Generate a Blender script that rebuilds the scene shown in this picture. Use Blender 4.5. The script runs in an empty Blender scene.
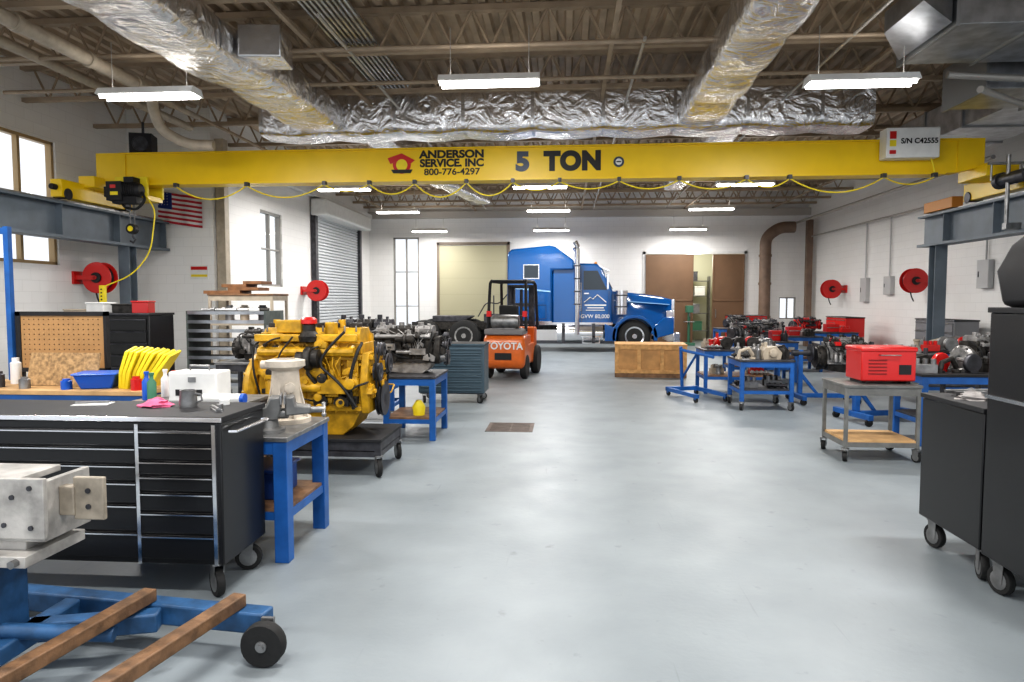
import bpy, bmesh, math, random
from mathutils import Vector, Matrix
random.seed(7)
SC=bpy.context.scene
COL=SC.collection
MC={}
def M(name,c=(.5,.5,.5),r=.5,m=0.0,n=0.0,ns=8.0,b=0.0,bs=30.0,e=0.0,coat=0.0):
    if name in MC: return MC[name]
    mt=bpy.data.materials.new(name); mt.use_nodes=True
    nt=mt.node_tree; p=nt.nodes['Principled BSDF']
    p.inputs['Base Color'].default_value=(*c,1); p.inputs['Roughness'].default_value=r
    p.inputs['Metallic'].default_value=m
    if coat: p.inputs['Coat Weight'].default_value=coat; p.inputs['Coat Roughness'].default_value=.08
    if e:
        p.inputs['Emission Color'].default_value=(*c,1); p.inputs['Emission Strength'].default_value=e
    tc=nt.nodes.new('ShaderNodeTexCoord')
    if n:
        no=nt.nodes.new('ShaderNodeTexNoise'); no.inputs['Scale'].default_value=ns; no.inputs['Detail'].default_value=6
        nt.links.new(tc.outputs['Object'],no.inputs['Vector'])
        cr=nt.nodes.new('ShaderNodeValToRGB')
        cr.color_ramp.elements[0].position=.35; cr.color_ramp.elements[1].position=.65
        k=1-n
        cr.color_ramp.elements[0].color=(c[0]*k,c[1]*k,c[2]*k,1); cr.color_ramp.elements[1].color=(*c,1)
        nt.links.new(no.outputs['Fac'],cr.inputs['Fac']); nt.links.new(cr.outputs['Color'],p.inputs['Base Color'])
    if b:
        n2=nt.nodes.new('ShaderNodeTexNoise'); n2.inputs['Scale'].default_value=bs; n2.inputs['Detail'].default_value=4
        nt.links.new(tc.outputs['Object'],n2.inputs['Vector'])
        bp=nt.nodes.new('ShaderNodeBump'); bp.inputs['Strength'].default_value=b; bp.inputs['Distance'].default_value=.02
        nt.links.new(n2.outputs['Fac'],bp.inputs['Height']); nt.links.new(bp.outputs['Normal'],p.inputs['Normal'])
    MC[name]=mt; return mt
# ---- materials
BLACK=M('black_paint',(.005,.005,.006),.36,coat=.08)
BLACKM=M('black_matte',(.013,.013,.015),.6,n=.3)
RUB=M('rubber',(.012,.012,.012),.75,b=.2)
CHROME=M('chrome',(.78,.78,.8),.16,1)
STEEL=M('steel',(.36,.36,.36),.42,.85,n=.4,ns=10)
DSTEEL=M('dark_steel',(.09,.09,.1),.45,.6,n=.5,ns=9)
GREASE=M('greasy_iron',(.06,.055,.05),.5,.5,n=.6,ns=14,b=.3)
ALU=M('cast_aluminium',(.42,.41,.4),.45,.7,n=.5,ns=12,b=.25)
BLUE=M('blue_frame',(.015,.12,.40),.42,n=.3,ns=6)
BLUED=M('blue_stand',(.03,.11,.25),.48,n=.5,ns=9,b=.1)
TBLUE=M('truck_blue',(.003,.08,.27),.12,coat=1.0)
STRIPE=M('pale_blue_stripe',(.25,.45,.7),.3)
YEL=M('crane_yellow',(.86,.58,.006),.36,n=.06,ns=3)
EYEL=M('engine_yellow',(.66,.37,.015),.42,n=.45,ns=10,b=.2)
BYEL=M('bright_yellow',(.85,.68,.02),.5,n=.1)
ORNG=M('forklift_orange',(.68,.15,.02),.35,coat=.3,n=.15)
RED=M('red_paint',(.55,.012,.01),.32,coat=.3)
WHITE=M('white_paint',(.78,.78,.76),.45,n=.08)
BEIGE=M('beige_paint',(.48,.41,.32),.5,n=.2)
CREAM=M('cream_casting',(.6,.53,.44),.5,n=.35,b=.2)
WOOD=M('wood',(.28,.155,.08),.6,n=.5,ns=9,b=.2)
PLY=M('plywood',(.6,.37,.17),.6,n=.3,ns=5,b=.1)
OSB=M('osb_board',(.48,.3,.14),.7,n=.55,ns=30,b=.3)
PEG=M('pegboard',(.42,.24,.1),.6,n=.1)
GRUN=M('runway_grey',(.14,.17,.2),.5,n=.2,ns=3)
SLATE=M('slate_blue_paint',(.06,.095,.12),.4,n=.1)
TAN=M('joist_tan',(.40,.31,.22),.6,n=.25,ns=3)
BROWN=M('brown_paint',(.19,.11,.06),.5,n=.12,ns=2)
VENT=M('dull_brown_vent',(.24,.165,.12),.6,n=.3,ns=3)
CONDUIT=M('conduit',(.45,.43,.4),.4,.5)
GLASSD=M('dark_glass',(.02,.03,.04),.08,coat=.5)
PINK=M('pink_cloth',(.75,.15,.28),.8,b=.5)
BINB=M('blue_plastic',(.01,.1,.5),.35)
GREEN=M('green_paint',(.06,.2,.12),.5)
RBLACK=M('ink_black',(.01,.01,.01),.5)
INKB=M('ink_faded',(.03,.05,.09),.4)
TUBE=M('lamp_tube',(1,.98,.95),.5,e=14)
GALV=M('galvanised',(.55,.57,.6),.33,.9,n=.35,ns=5)
LENS=M('lamp_lens',(.9,.88,.8),.2)

def foil():
    mt=bpy.data.materials.new('foil_insulation'); mt.use_nodes=True; nt=mt.node_tree; p=nt.nodes['Principled BSDF']
    p.inputs['Metallic'].default_value=.92; p.inputs['Roughness'].default_value=.2
    tc=nt.nodes.new('ShaderNodeTexCoord')
    no=nt.nodes.new('ShaderNodeTexNoise'); no.inputs['Scale'].default_value=2.6; no.inputs['Detail'].default_value=5; no.inputs['Roughness'].default_value=.5; no.inputs['Distortion'].default_value=2.6
    bp=nt.nodes.new('ShaderNodeBump'); bp.inputs['Strength'].default_value=.8; bp.inputs['Distance'].default_value=.08
    nt.links.new(tc.outputs['Object'],no.inputs['Vector'])
    nt.links.new(no.outputs['Fac'],bp.inputs['Height']); nt.links.new(bp.outputs['Normal'],p.inputs['Normal'])
    cr=nt.nodes.new('ShaderNodeValToRGB'); cr.color_ramp.elements[0].position=.3; cr.color_ramp.elements[1].position=.6
    cr.color_ramp.elements[0].color=(.8,.78,.76,1); cr.color_ramp.elements[1].color=(.96,.95,.95,1)
    nt.links.new(no.outputs['Fac'],cr.inputs['Fac']); nt.links.new(cr.outputs['Color'],p.inputs['Base Color'])
    return mt
FOIL=foil()
TAPE=M('foil_tape',(.75,.75,.75),.25,.9,b=.3,bs=12)
def blockwall(axis):
    mt=bpy.data.materials.new('painted_block_'+axis); mt.use_nodes=True; nt=mt.node_tree; p=nt.nodes['Principled BSDF']
    p.inputs['Roughness'].default_value=.45
    tc=nt.nodes.new('ShaderNodeTexCoord'); sp=nt.nodes.new('ShaderNodeSeparateXYZ'); cb=nt.nodes.new('ShaderNodeCombineXYZ')
    nt.links.new(tc.outputs['Object'],sp.inputs[0]); nt.links.new(sp.outputs['X' if axis=='x' else 'Y'],cb.inputs[0]); nt.links.new(sp.outputs['Z'],cb.inputs[1])
    br=nt.nodes.new('ShaderNodeTexBrick'); br.inputs['Scale'].default_value=1; br.inputs['Brick Width'].default_value=.4; br.inputs['Row Height'].default_value=.2
    br.inputs['Mortar Size'].default_value=.005; br.inputs['Mortar Smooth'].default_value=.8
    br.inputs['Color1'].default_value=(.85,.84,.82,1); br.inputs['Color2'].default_value=(.83,.82,.8,1); br.inputs['Mortar'].default_value=(.72,.71,.69,1)
    nt.links.new(cb.outputs[0],br.inputs['Vector']); nt.links.new(br.outputs['Color'],p.inputs['Base Color'])
    bp=nt.nodes.new('ShaderNodeBump'); bp.invert=True; bp.inputs['Strength'].default_value=.3; bp.inputs['Distance'].default_value=.01
    nt.links.new(br.outputs['Fac'],bp.inputs['Height']); nt.links.new(bp.outputs['Normal'],p.inputs['Normal'])
    return mt
WX=blockwall('x'); WY=blockwall('y')
def floormat():
    mt=bpy.data.materials.new('epoxy_floor'); mt.use_nodes=True; nt=mt.node_tree; p=nt.nodes['Principled BSDF']
    tc=nt.nodes.new('ShaderNodeTexCoord')
    def noise(s,d=6):
        n=nt.nodes.new('ShaderNodeTexNoise'); n.inputs['Scale'].default_value=s; n.inputs['Detail'].default_value=d; nt.links.new(tc.outputs['Object'],n.inputs['Vector']); return n
    a=noise(1.3,9); cr=nt.nodes.new('ShaderNodeValToRGB'); cr.color_ramp.elements[0].position=.3; cr.color_ramp.elements[1].position=.7
    cr.color_ramp.elements[0].color=(.195,.222,.238,1); cr.color_ramp.elements[1].color=(.25,.28,.297,1)
    nt.links.new(a.outputs['Fac'],cr.inputs['Fac'])
    s=noise(7,5); cs=nt.nodes.new('ShaderNodeValToRGB'); cs.color_ramp.elements[0].position=.66; cs.color_ramp.elements[1].position=.76
    cs.color_ramp.elements[0].color=(1,1,1,1); cs.color_ramp.elements[1].color=(.72,.72,.72,1); nt.links.new(s.outputs['Fac'],cs.inputs['Fac'])
    mx=nt.nodes.new('ShaderNodeMixRGB'); mx.blend_type='MULTIPLY'; mx.inputs[0].default_value=1
    nt.links.new(cr.outputs['Color'],mx.inputs[1]); nt.links.new(cs.outputs['Color'],mx.inputs[2])
    mp=nt.nodes.new('ShaderNodeMapping'); mp.inputs['Rotation'].default_value=(0,0,.5); mp.inputs['Scale'].default_value=(30,1.2,1)
    nt.links.new(tc.outputs['Object'],mp.inputs['Vector']); sn=noise(1,2); nt.links.new(mp.outputs[0],sn.inputs['Vector'])
    cc=nt.nodes.new('ShaderNodeValToRGB'); cc.color_ramp.elements[0].position=.7; cc.color_ramp.elements[1].position=.78
    cc.color_ramp.elements[0].color=(1,1,1,1); cc.color_ramp.elements[1].color=(.84,.84,.84,1); nt.links.new(sn.outputs['Fac'],cc.inputs['Fac'])
    m2=nt.nodes.new('ShaderNodeMixRGB'); m2.blend_type='MULTIPLY'; m2.inputs[0].default_value=1
    nt.links.new(mx.outputs[0],m2.inputs[1]); nt.links.new(cc.outputs['Color'],m2.inputs[2]); nt.links.new(m2.outputs[0],p.inputs['Base Color'])
    rr=nt.nodes.new('ShaderNodeMapRange'); rr.inputs['To Min'].default_value=.34; rr.inputs['To Max'].default_value=.55
    r=noise(3); nt.links.new(r.outputs['Fac'],rr.inputs['Value']); nt.links.new(rr.outputs[0],p.inputs['Roughness'])
    bp=nt.nodes.new('ShaderNodeBump'); bp.inputs['Strength'].default_value=.12; bp.inputs['Distance'].default_value=.01
    b=noise(25); nt.links.new(b.outputs['Fac'],bp.inputs['Height']); nt.links.new(bp.outputs['Normal'],p.inputs['Normal'])
    return mt
FLOOR=floormat()
def panemat():
    mt=bpy.data.materials.new('window_glass'); mt.use_nodes=True; nt=mt.node_tree
    for n in list(nt.nodes):
        if n.type!='OUTPUT_MATERIAL': nt.nodes.remove(n)
    o=[n for n in nt.nodes][0]
    t=nt.nodes.new('ShaderNodeBsdfTransparent'); g=nt.nodes.new('ShaderNodeBsdfGlossy'); g.inputs['Roughness'].default_value=.05
    m=nt.nodes.new('ShaderNodeMixShader'); m.inputs[0].default_value=.08
    nt.links.new(t.outputs[0],m.inputs[1]); nt.links.new(g.outputs[0],m.inputs[2]); nt.links.new(m.outputs[0],o.inputs[0]); return mt
PANE=panemat()

# ---- geometry
class G:
    def __init__(s,mat=None):
        s.bm=bmesh.new(); s.mats=[]; s.mi=0; s.X=Matrix.Identity(4)
        if mat: s.mat(mat)
    def mat(s,m):
        if m not in s.mats: s.mats.append(m)
        s.mi=s.mats.index(m); return s
    def v(s,c): return s.bm.verts.new(s.X@Vector(c))
    def f(s,vs):
        try:
            fc=s.bm.faces.new(vs); fc.material_index=s.mi; return fc
        except ValueError: return None
    def rings(s,rs,cap=True,close=True):
        vr=[[s.v(c) for c in r] for r in rs]; n=len(vr[0])
        for a,b in zip(vr,vr[1:]):
            for i in range(n if close else n-1):
                j=(i+1)%n; s.f([a[i],a[j],b[j],b[i]])
        if cap: s.f(vr[0][::-1]); s.f(vr[-1])
        return s
    def box(s,x0,x1,y0,y1,z0,z1):
        return s.rings([[(x0,y0,z),(x1,y0,z),(x1,y1,z),(x0,y1,z)] for z in (z0,z1)])
    def prism(s,pts,ax,a,b):
        F={'y':lambda p,t:(p[0],t,p[1]),'x':lambda p,t:(t,p[0],p[1]),'z':lambda p,t:(p[0],p[1],t)}[ax]
        return s.rings([[F(p,t) for p in pts] for t in (a,b)])
    def lathe(s,c,prof,ax='z',seg=20,cap=True):
        F={'z':lambda a,b,h:(a,b,h),'x':lambda a,b,h:(h,a,b),'y':lambda a,b,h:(a,h,b)}[ax]
        rs=[]
        for r,h in prof:
            r=max(r,.0005)
            rs.append([tuple(Vector(c)+Vector(F(r*math.cos(2*math.pi*i/seg),r*math.sin(2*math.pi*i/seg),h))) for i in range(seg)])
        return s.rings(rs,cap)
    def tube(s,pts,r,seg=8,cap=True):
        P=[Vector(p) for p in pts]; rs=[]; up=None
        for i,p in enumerate(P):
            t=(P[min(i+1,len(P)-1)]-P[max(i-1,0)]).normalized()
            if up is None:
                up=Vector((0,0,1)) if abs(t.z)<.9 else Vector((1,0,0))
            u=(up-t*up.dot(t))
            if u.length<1e-4: u=t.orthogonal()
            u.normalize(); w=t.cross(u); up=u
            rr=r[i] if isinstance(r,(list,tuple)) else r
            rs.append([tuple(p+u*rr*math.cos(2*math.pi*k/seg)+w*rr*math.sin(2*math.pi*k/seg)) for k in range(seg)])
        return s.rings(rs,cap)
    def cyl(s,p0,p1,r,r2=None,seg=14): return s.tube([p0,p1],[r,r if r2 is None else r2],seg)
    def sph(s,c,r,sc=(1,1,1),seg=12,n=8):
        prof=[(r*math.sin(math.pi*i/n),-r*math.cos(math.pi*i/n)) for i in range(n+1)]
        rs=[]
        for q,h in prof:
            q=max(q,.0005); rs.append([(c[0]+sc[0]*q*math.cos(2*math.pi*i/seg),c[1]+sc[1]*q*math.sin(2*math.pi*i/seg),c[2]+sc[2]*h) for i in range(seg)])
        return s.rings(rs)
    def torus(s,c,R,r,ax='z',seg=24,k=8):
        F={'z':lambda a,b,h:(a,b,h),'x':lambda a,b,h:(h,a,b),'y':lambda a,b,h:(a,h,b)}[ax]
        rs=[]
        for i in range(seg+1):
            a=2*math.pi*i/seg
            rs.append([tuple(Vector(c)+Vector(F((R+r*math.cos(2*math.pi*j/k))*math.cos(a),(R+r*math.cos(2*math.pi*j/k))*math.sin(a),r*math.sin(2*math.pi*j/k)))) for j in range(k)])
        return s.rings(rs,False)
    def mesh(s,name,smooth=True):
        bmesh.ops.remove_doubles(s.bm,verts=s.bm.verts,dist=1e-5)
        bmesh.ops.recalc_face_normals(s.bm,faces=s.bm.faces)
        me=bpy.data.meshes.new(name); s.bm.to_mesh(me); s.bm.free()
        for m in s.mats: me.materials.append(m)
        if smooth:
            me.shade_smooth(); me.set_sharp_from_angle(angle=math.radians(38))
        return me
def R(x=0,y=0,z=0): return Matrix.Rotation(z,4,'Z')@Matrix.Rotation(y,4,'Y')@Matrix.Rotation(x,4,'X')
def link(o): COL.objects.link(o); return o
def part(T,name,g,bevel=0,label=None,loc=None):
    o=link(bpy.data.objects.new(name,g.mesh(name)))
    if T is not None: o.parent=T
    if loc: o.location=loc
    if bevel:
        b=o.modifiers.new('bevel','BEVEL'); b.width=bevel; b.segments=2; b.limit_method='ANGLE'; b.angle_limit=math.radians(40)
    if label: o['label']=label
    return o
def top(name,label,cat,loc=(0,0,0),rot=0,group=None):
    o=link(bpy.data.objects.new(name,None)); o.empty_display_size=.1
    o.location=loc; o.rotation_euler=(0,0,rot); o['label']=label; o['category']=cat
    if group: o['group']=group
    return o
def solo(name,label,cat,g,loc=(0,0,0),rot=0,bevel=0,group=None):
    o=part(None,name,g,bevel); o.location=loc; o.rotation_euler=(0,0,rot); o['label']=label; o['category']=cat
    if group: o['group']=group
    return o
def struct(name,g,bevel=0,label=None,loc=None):
    o=part(None,name,g,bevel,loc=loc); o['kind']='structure'
    if label: o['label']=label
    return o
def dup(o,loc=None,rot=None,parent=None):
    c=o.copy(); COL.objects.link(c)
    if parent: c.parent=parent; c.matrix_parent_inverse=o.matrix_parent_inverse
    if loc is not None: c.location=loc
    if rot is not None: c.rotation_euler=(0,0,rot)
    for k in list(o.children): dup(k,parent=c)
    return c
def text(s,size,loc,mat,T,rot=(math.pi/2,0,0),sx=1,bold=.0,name='lettering'):
    cu=bpy.data.curves.new('t','FONT'); cu.body=s; cu.size=size; cu.align_x='CENTER'; cu.align_y='CENTER'; cu.extrude=.002; cu.offset=bold
    if bold>.015: cu.space_character=1.08
    o=bpy.data.objects.new('t',cu); link(o); bpy.context.view_layer.update()
    me=bpy.data.meshes.new_from_object(o.evaluated_get(bpy.context.evaluated_depsgraph_get()))
    bpy.data.objects.remove(o)
    me.materials.clear(); me.materials.append(mat)
    q=link(bpy.data.objects.new(name,me)); q.parent=T; q.location=loc; q.rotation_euler=rot; q.scale=(sx,1,1)
    return q

# ================= ROOM =================
XL,XR,YB,YS,XS=-9.4,8.9,26.0,14.2,-7.53
ZT=5.8
def wall(name,axis,c0,c1,a0,a1,holes,mat,z1=ZT):
    g=G(mat)
    def bx(a,b,za,zb):
        if b-a<1e-3 or zb-za<1e-3: return
        if axis=='y': g.box(c0,c1,a,b,za,zb)
        else: g.box(a,b,c0,c1,za,zb)
    cur=a0
    for (h0,h1,zz0,zz1) in sorted(holes):
        bx(cur,h0,0,z1); bx(h0,h1,0,zz0); bx(h0,h1,zz1,z1); cur=h1
    bx(cur,a1,0,z1)
    return struct(name,g)
g=G(FLOOR); g.box(XL-.2,XR+.2,-1.5,YB+3.5,-.1,0); struct('floor',g)
wall('wall_left','y',XL-.2,XL,-1.5,YS+.2,[(8.9,12.1,2.3,4.55)],WY)
wall('wall_step','x',YS,YS+.2,XL,XS,[],WX)
wall('wall_left_rear','y',XS-.2,XS,YS+.2,YB,[(16.5,17.8,2.0,3.9)],WY)
wall('wall_right','y',XR,XR+.2,-1.5,YB+.2,[],WY)
wall('wall_back','x',YB,YB+.2,XS-.2,XR,[(-6.6,-5.6,.1,4.05),(3.0,6.6,0,3.36),(7.9,8.5,.95,1.75)],WX)
CR=M('alcove_cream',(.6,.59,.46),.6)
g=G(CR); g.box(2.8,6.8,29,29.1,0,3.6); g.box(2.7,2.8,YB+.2,29.1,0,3.6); g.box(6.8,6.9,YB+.2,29.1,0,3.6); g.box(2.7,6.9,YB+.2,29.1,3.6,3.7); struct('wall_alcove',g)
g=G(M('deck_paint',(.52,.41,.3),.55,n=.3,ns=2))
x=XL-.2; pr=[]
while x<XR+.2:
    pr+= [(x,5.72),(x+.09,5.72),(x+.12,5.8),(x+.21,5.8)]; x+=.24
va=[g.v((a,-1.5,b)) for a,b in pr]; vb=[g.v((a,YB+.2,b)) for a,b in pr]
for i in range(len(pr)-1): g.f([va[i],va[i+1],vb[i+1],vb[i]])
g.box(XL-.2,XR+.2,-1.5,YB+.2,5.82,5.9)
struct('ceiling',g)
BB=M('baseboard_grey',(.12,.12,.13),.5)
for nm,a in (('baseboard_left',(XS,XS+.015,YS+.3,YB)),('baseboard_right',(XR-.015,XR,-1,YB)),('baseboard_back',(XS,2.9,YB-.015,YB))):
    g=G(BB); g.box(*a,0,.12); struct(nm,g)
g=G(M('header_pale',(.5,.47,.43),.6)); g.box(XS,XR,YB-.2,YB,4.75,5.0); struct('trim_1',g,label='painted steel header beam over the back wall')
def window(name,axis,c,a0,a1,z0,z1,na,nz,fm,t=.06):
    T=link(bpy.data.objects.new(name,None)); T['kind']='structure'
    T.location=(c,(a0+a1)/2,z0) if axis=='y' else ((a0+a1)/2,c,z0)
    w=(a1-a0)/2; h=z1-z0
    g=G(fm); P=G(PANE)
    def bx(gg,u0,u1,d,zz0,zz1):
        if axis=='y': gg.box(-d,d,u0,u1,zz0,zz1)
        else: gg.box(u0,u1,-d,d,zz0,zz1)
    bx(g,-w,-w+t,.06,0,h); bx(g,w-t,w,.06,0,h); bx(g,-w,w,.06,0,t); bx(g,-w,w,.06,h-t,h)
    for i in range(1,na):
        u=-w+2*w*i/na; bx(g,u-t/2,u+t/2,.05,0,h)
    for i in range(1,nz):
        z=h*i/nz; bx(g,-w,w,.045,z-t/3,z+t/3)
    bx(P,-w+t,w-t,.004,t,h-t)
    part(T,'window_frame',g,.005); part(T,'glass_pane',P)
TANF=M('window_frame_tan',(.4,.28,.14),.45)
GFR=M('window_frame_grey',(.3,.29,.27),.45)
window('window_1','y',XL-.1,8.9,12.1,2.3,4.55,4,2,TANF)
window('window_2','y',XS-.1,16.5,17.8,2.0,3.9,2,2,GFR)
window('window_3','x',YB+.1,-6.6,-5.6,.1,4.05,2,3,GFR)
window('window_4','x',YB+.1,7.9,8.5,.95,1.75,2,1,GFR,.04)
T=link(bpy.data.objects.new('door_1',None)); T['kind']='structure'; T.location=(XS+.02,22.15,0)
g=G(M('rollup_white',(.58,.6,.62),.4))
for i in range(44):
    z=i*.095; g.prism([(0,z),(.05,z+.02),(.05,z+.07),(0,z+.09)],'y',-2.1,2.1)
part(T,'door_curtain',g)
for s in (-1,1):
    g=G(DSTEEL); g.box(0,.14,s*2.2-.1,s*2.2+.1,0,4.6); part(T,'door_track',g)
g=G(WHITE); g.box(0,.5,-2.35,2.35,4.15,4.65); part(T,'door_hood',g,.06)
T=link(bpy.data.objects.new('door_2',None)); T['kind']='structure'; T.location=(-3.5,YB-.03,0)
g=G(M('panel_cream',(.46,.43,.29),.5)); g.box(-1.3,1.3,-.03,.03,.01,3.72)
part(T,'door_panel',g,.01)
g=G(M('panel_seam',(.4,.37,.25),.5))
for i in range(1,6): g.box(-1.3,1.3,-.033,-.03,i*.62,.012+i*.62)
part(T,'door_seam',g)
g=G(M('frame_dark',(.2,.16,.12),.5)); g.box(-1.4,-1.3,-.05,.03,0,3.85); g.box(1.3,1.4,-.05,.03,0,3.85); g.box(-1.4,1.4,-.05,.03,3.75,3.85); part(T,'door_frame',g)
for k,(x0,x1,nm) in enumerate(((3.0,4.75,'door_3'),(5.45,6.6,'door_4'))):
    T=link(bpy.data.objects.new(nm,None)); T['kind']='structure'; T.location=((x0+x1)/2,YB-.06,0)
    w=(x1-x0)/2; g=G(BROWN); g.box(-w,w,-.03,.03,.02,3.34)
    g.box(-w,w,-.05,-.03,1.6,1.66); g.box(-w,-w+.06,-.05,-.03,.02,3.34); g.box(w-.06,w,-.05,-.03,.02,3.34)
    part(T,'door_leaf',g,.008)
    g=G(STEEL); g.tube([(w-.12 if k==0 else -w+.12,-.03,1.0),(w-.12 if k==0 else -w+.12,-.09,1.02),(w-.12 if k==0 else -w+.12,-.09,1.28),(w-.12 if k==0 else -w+.12,-.03,1.3)],.015); part(T,'handle',g)
g=G(WHITE); g.box(2.9,3.0,YB-.04,YB,0,3.46); g.box(6.6,6.7,YB-.04,YB,0,3.46); g.box(2.9,6.7,YB-.04,YB,3.36,3.46); struct('trim_2',g,label='white painted frame around the brown doors')
g=G(BEIGE); g.box(XS+.02,XS+.22,YS+.1,YS+.3,0,5.1); struct('trim_3',g,.01,label='tan steel corner column')
J=G(TAN)
J.box(XL,XR,-.06,.06,5.62,5.7); J.box(XL,XR,-.05,.05,5.08,5.15)
n=34
for i in range(n):
    a=XL+.2+(XR-XL-.4)*i/n; b=XL+.2+(XR-XL-.4)*(i+1)/n; m=(a+b)/2
    J.tube([(a,0,5.66),(m,0,5.12)],.02,6); J.tube([(m,0,5.12),(b,0,5.66)],.02,6)
jm=J.mesh('ceiling_joist')
for i in range(15):
    y=.6+1.8*i if i<14 else 25.3
    o=link(bpy.data.objects.new('ceiling_joist',jm)); o.location=(0,y,0)
    o['label']='tan open-web steel roof joist under the metal deck'; o['category']='roof joist'; o['group']='roof joists'
for i,x in enumerate((-6.8,-3.4,.6,4.4,7.6)):
    g=G(TAN); g.box(-.03,.03,0,26,0,.04); solo('bridging_bar','long steel bridging bar running across the joists','steel bar',g,(x,0,5.03),group='joist bridging bars')
for x,y0,y1,z in ((-2.9,8,25,4.98),(1.0,9,25.5,4.98),(3.6,7,25,4.98)):
    g=G(CONDUIT); g.cyl((0,0,0),(0,y1-y0,0),.022); solo('conduit_pipe','thin metal conduit under the roof joists','pipe',g,(x,y0,z),group='ceiling conduits')
for y,z in ((9.1,4.98),(10.4,4.94),(15.8,4.98)):
    g=G(TAN); g.cyl((-8.9,0,0),(4.2 if y<12 else 8.5,0,0),.03); solo('sprinkler_pipe','tan sprinkler pipe under the roof joists','pipe',g,(0,y,z),group='sprinkler pipes')
g=G(GALV)
for i in range(9): g.box(-.3+i*.07,-.27+i*.07,0,4.2,0,.04)
for y in (0,2,4.1): g.box(-.3,.29,y,y+.04,.01,.03)
solo('cable_tray','ribbed metal cable tray running under the roof deck','cable tray',g,(-2.9,7.5,5.2))
def lamp_first():
    T=top('ceiling_light','white fluorescent strip light hanging below the roof joists','light',(0,0,4.42),group='fluorescent ceiling lights')
    g=G(WHITE); g.prism([(-.16,0),(-.1,.09),(.1,.09),(.16,0)],'x',-.64,.64); part(T,'lamp_housing',g)
    for s in (-1,1):
        g=G(TUBE); g.cyl((-.62,s*.07,-.012),(.62,s*.07,-.012),.024,seg=10); part(T,'lamp_tube',g)
    for sx in (-.5,.5):
        g=G(CONDUIT); g.cyl((sx,0,.09),(sx,0,.7),.006,seg=6); part(T,'hanger_rod',g)
    return T
L0=lamp_first(); LP=[]
LP+= [(-5.36,8.6,4.28),(-.97,8.8,4.4),(3.58,8.8,4.29)]
for y,z,xs in ((16.2,4.3,(-5.3,-.6,4.1)),(20.3,4.28,(-5.0,-.5,4.2)),(24.6,4.14,(-4.9,-.5,4.3)),(4.5,4.42,(-5.2,-.9,3.6)),(1.0,4.42,(-5.2,-.9,3.6))):
    for x in xs: LP.append((x,y,z))
for i,(x,y,z) in enumerate(LP):
    if i==0: L0.location=(x,y,z)
    else: dup(L0,(x,y,z))
    ld=bpy.data.lights.new('strip_light','AREA'); ld.shape='RECTANGLE'; ld.size=1.3; ld.size_y=.25; ld.energy=85 if y>23 else (122 if y>8 else 105); ld.color=(1,.975,.95)
    lo=link(bpy.data.objects.new('strip_light',ld)); lo.location=(x,y,z-.06)
    if y>8:
        ld=bpy.data.lights.new('ceiling_fill','AREA'); ld.shape='RECTANGLE'; ld.size=1.2; ld.size_y=.1; ld.energy=8 if y>14 else 4; ld.color=(1,.97,.93)  # added fill above each housing, aimed up to brighten joists and deck
        lo=link(bpy.data.objects.new('ceiling_fill',ld)); lo.location=(x,y,z+.1); lo.rotation_euler=(math.pi,0,0)
# ================= DUCTS =================
def duct(label,P,w,h,mat=FOIL,amp=.012,step=.12,seg=32,e=.36):
    P=[Vector(p) for p in P]; pts=[]
    for a,b in zip(P,P[1:]):
        n=max(1,int((b-a).length/step))
        for i in range(n): pts.append(a.lerp(b,i/n))
    pts.append(P[-1]); o=pts[0].copy()
    T=top('foil_duct',label,'air duct',tuple(o)); g=G(mat); rs=[]; bands=[]
    for i,p in enumerate(pts):
        t=(pts[min(i+1,len(pts)-1)]-pts[max(i-1,0)]).normalized()
        s=t.cross(Vector((0,0,1))).normalized(); u=s.cross(t)
        k=1+.045*abs(math.sin(math.pi*i/10)); sag=.03*abs(math.sin(math.pi*i/10))
        ring=[]; rb=[]
        for j in range(seg):
            a=2*math.pi*j/seg; c,d=math.cos(a),math.sin(a)
            cx=math.copysign(abs(c)**e,c); dz=math.copysign(abs(d)**e,d)
            q=k+random.uniform(-amp,amp)
            zz=h/2*q*dz-(sag if dz<0 else 0)
            ring.append(tuple(p-o+s*cx*w/2*q+u*zz)); rb.append((p-o,s*cx*w/2*1.012,u*h/2*dz*1.012,t))
        rs.append(ring)
        if i%10==0: bands.append(rb)
    g.rings(rs); part(T,'foil_wrap',g)
    for rb in bands:
        g=G(TAPE); g.rings([[tuple(a+b+c+t*dd) for a,b,c,t in rb] for dd in (-.03,.03)],cap=False); part(T,'tape_band',g)
    return T
duct('large silver foil-wrapped cross duct above the crane girder',[(-5.4,12.3,4.95),(5.1,12.3,4.95)],.75,.74)
duct('silver foil-wrapped duct branch with a bend near the cross duct',[(-4.3,11.88,4.84),(-4.35,9.5,4.84),(-4.55,8.5,4.84),(-4.6,4,4.84)],.85,.48,e=.4)
duct('silver foil-wrapped duct branch beside a galvanised plenum',[(2.25,11.88,4.84),(2.2,8,4.84),(2.15,4,4.84)],.7,.48,e=.4)
duct('small foil-wrapped duct over the rear bay',[(-3.6,12.75,4.86),(-3.5,17,4.86),(-2.6,21.5,4.86)],.5,.36)
duct('small foil-wrapped duct over the rear bay',[(2.9,12.75,4.84),(2.9,19,4.84)],.5,.4)
g=G(FOIL); g.box(-.25,.25,-.28,.28,-.17,.19); g.mat(TAPE); g.box(-.27,.27,-.3,-.25,-.19,.21); solo('duct_box','square foil-covered takeoff box on the duct branch','air duct',g,(-3.83,8.7,4.86),.1,.02)
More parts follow.
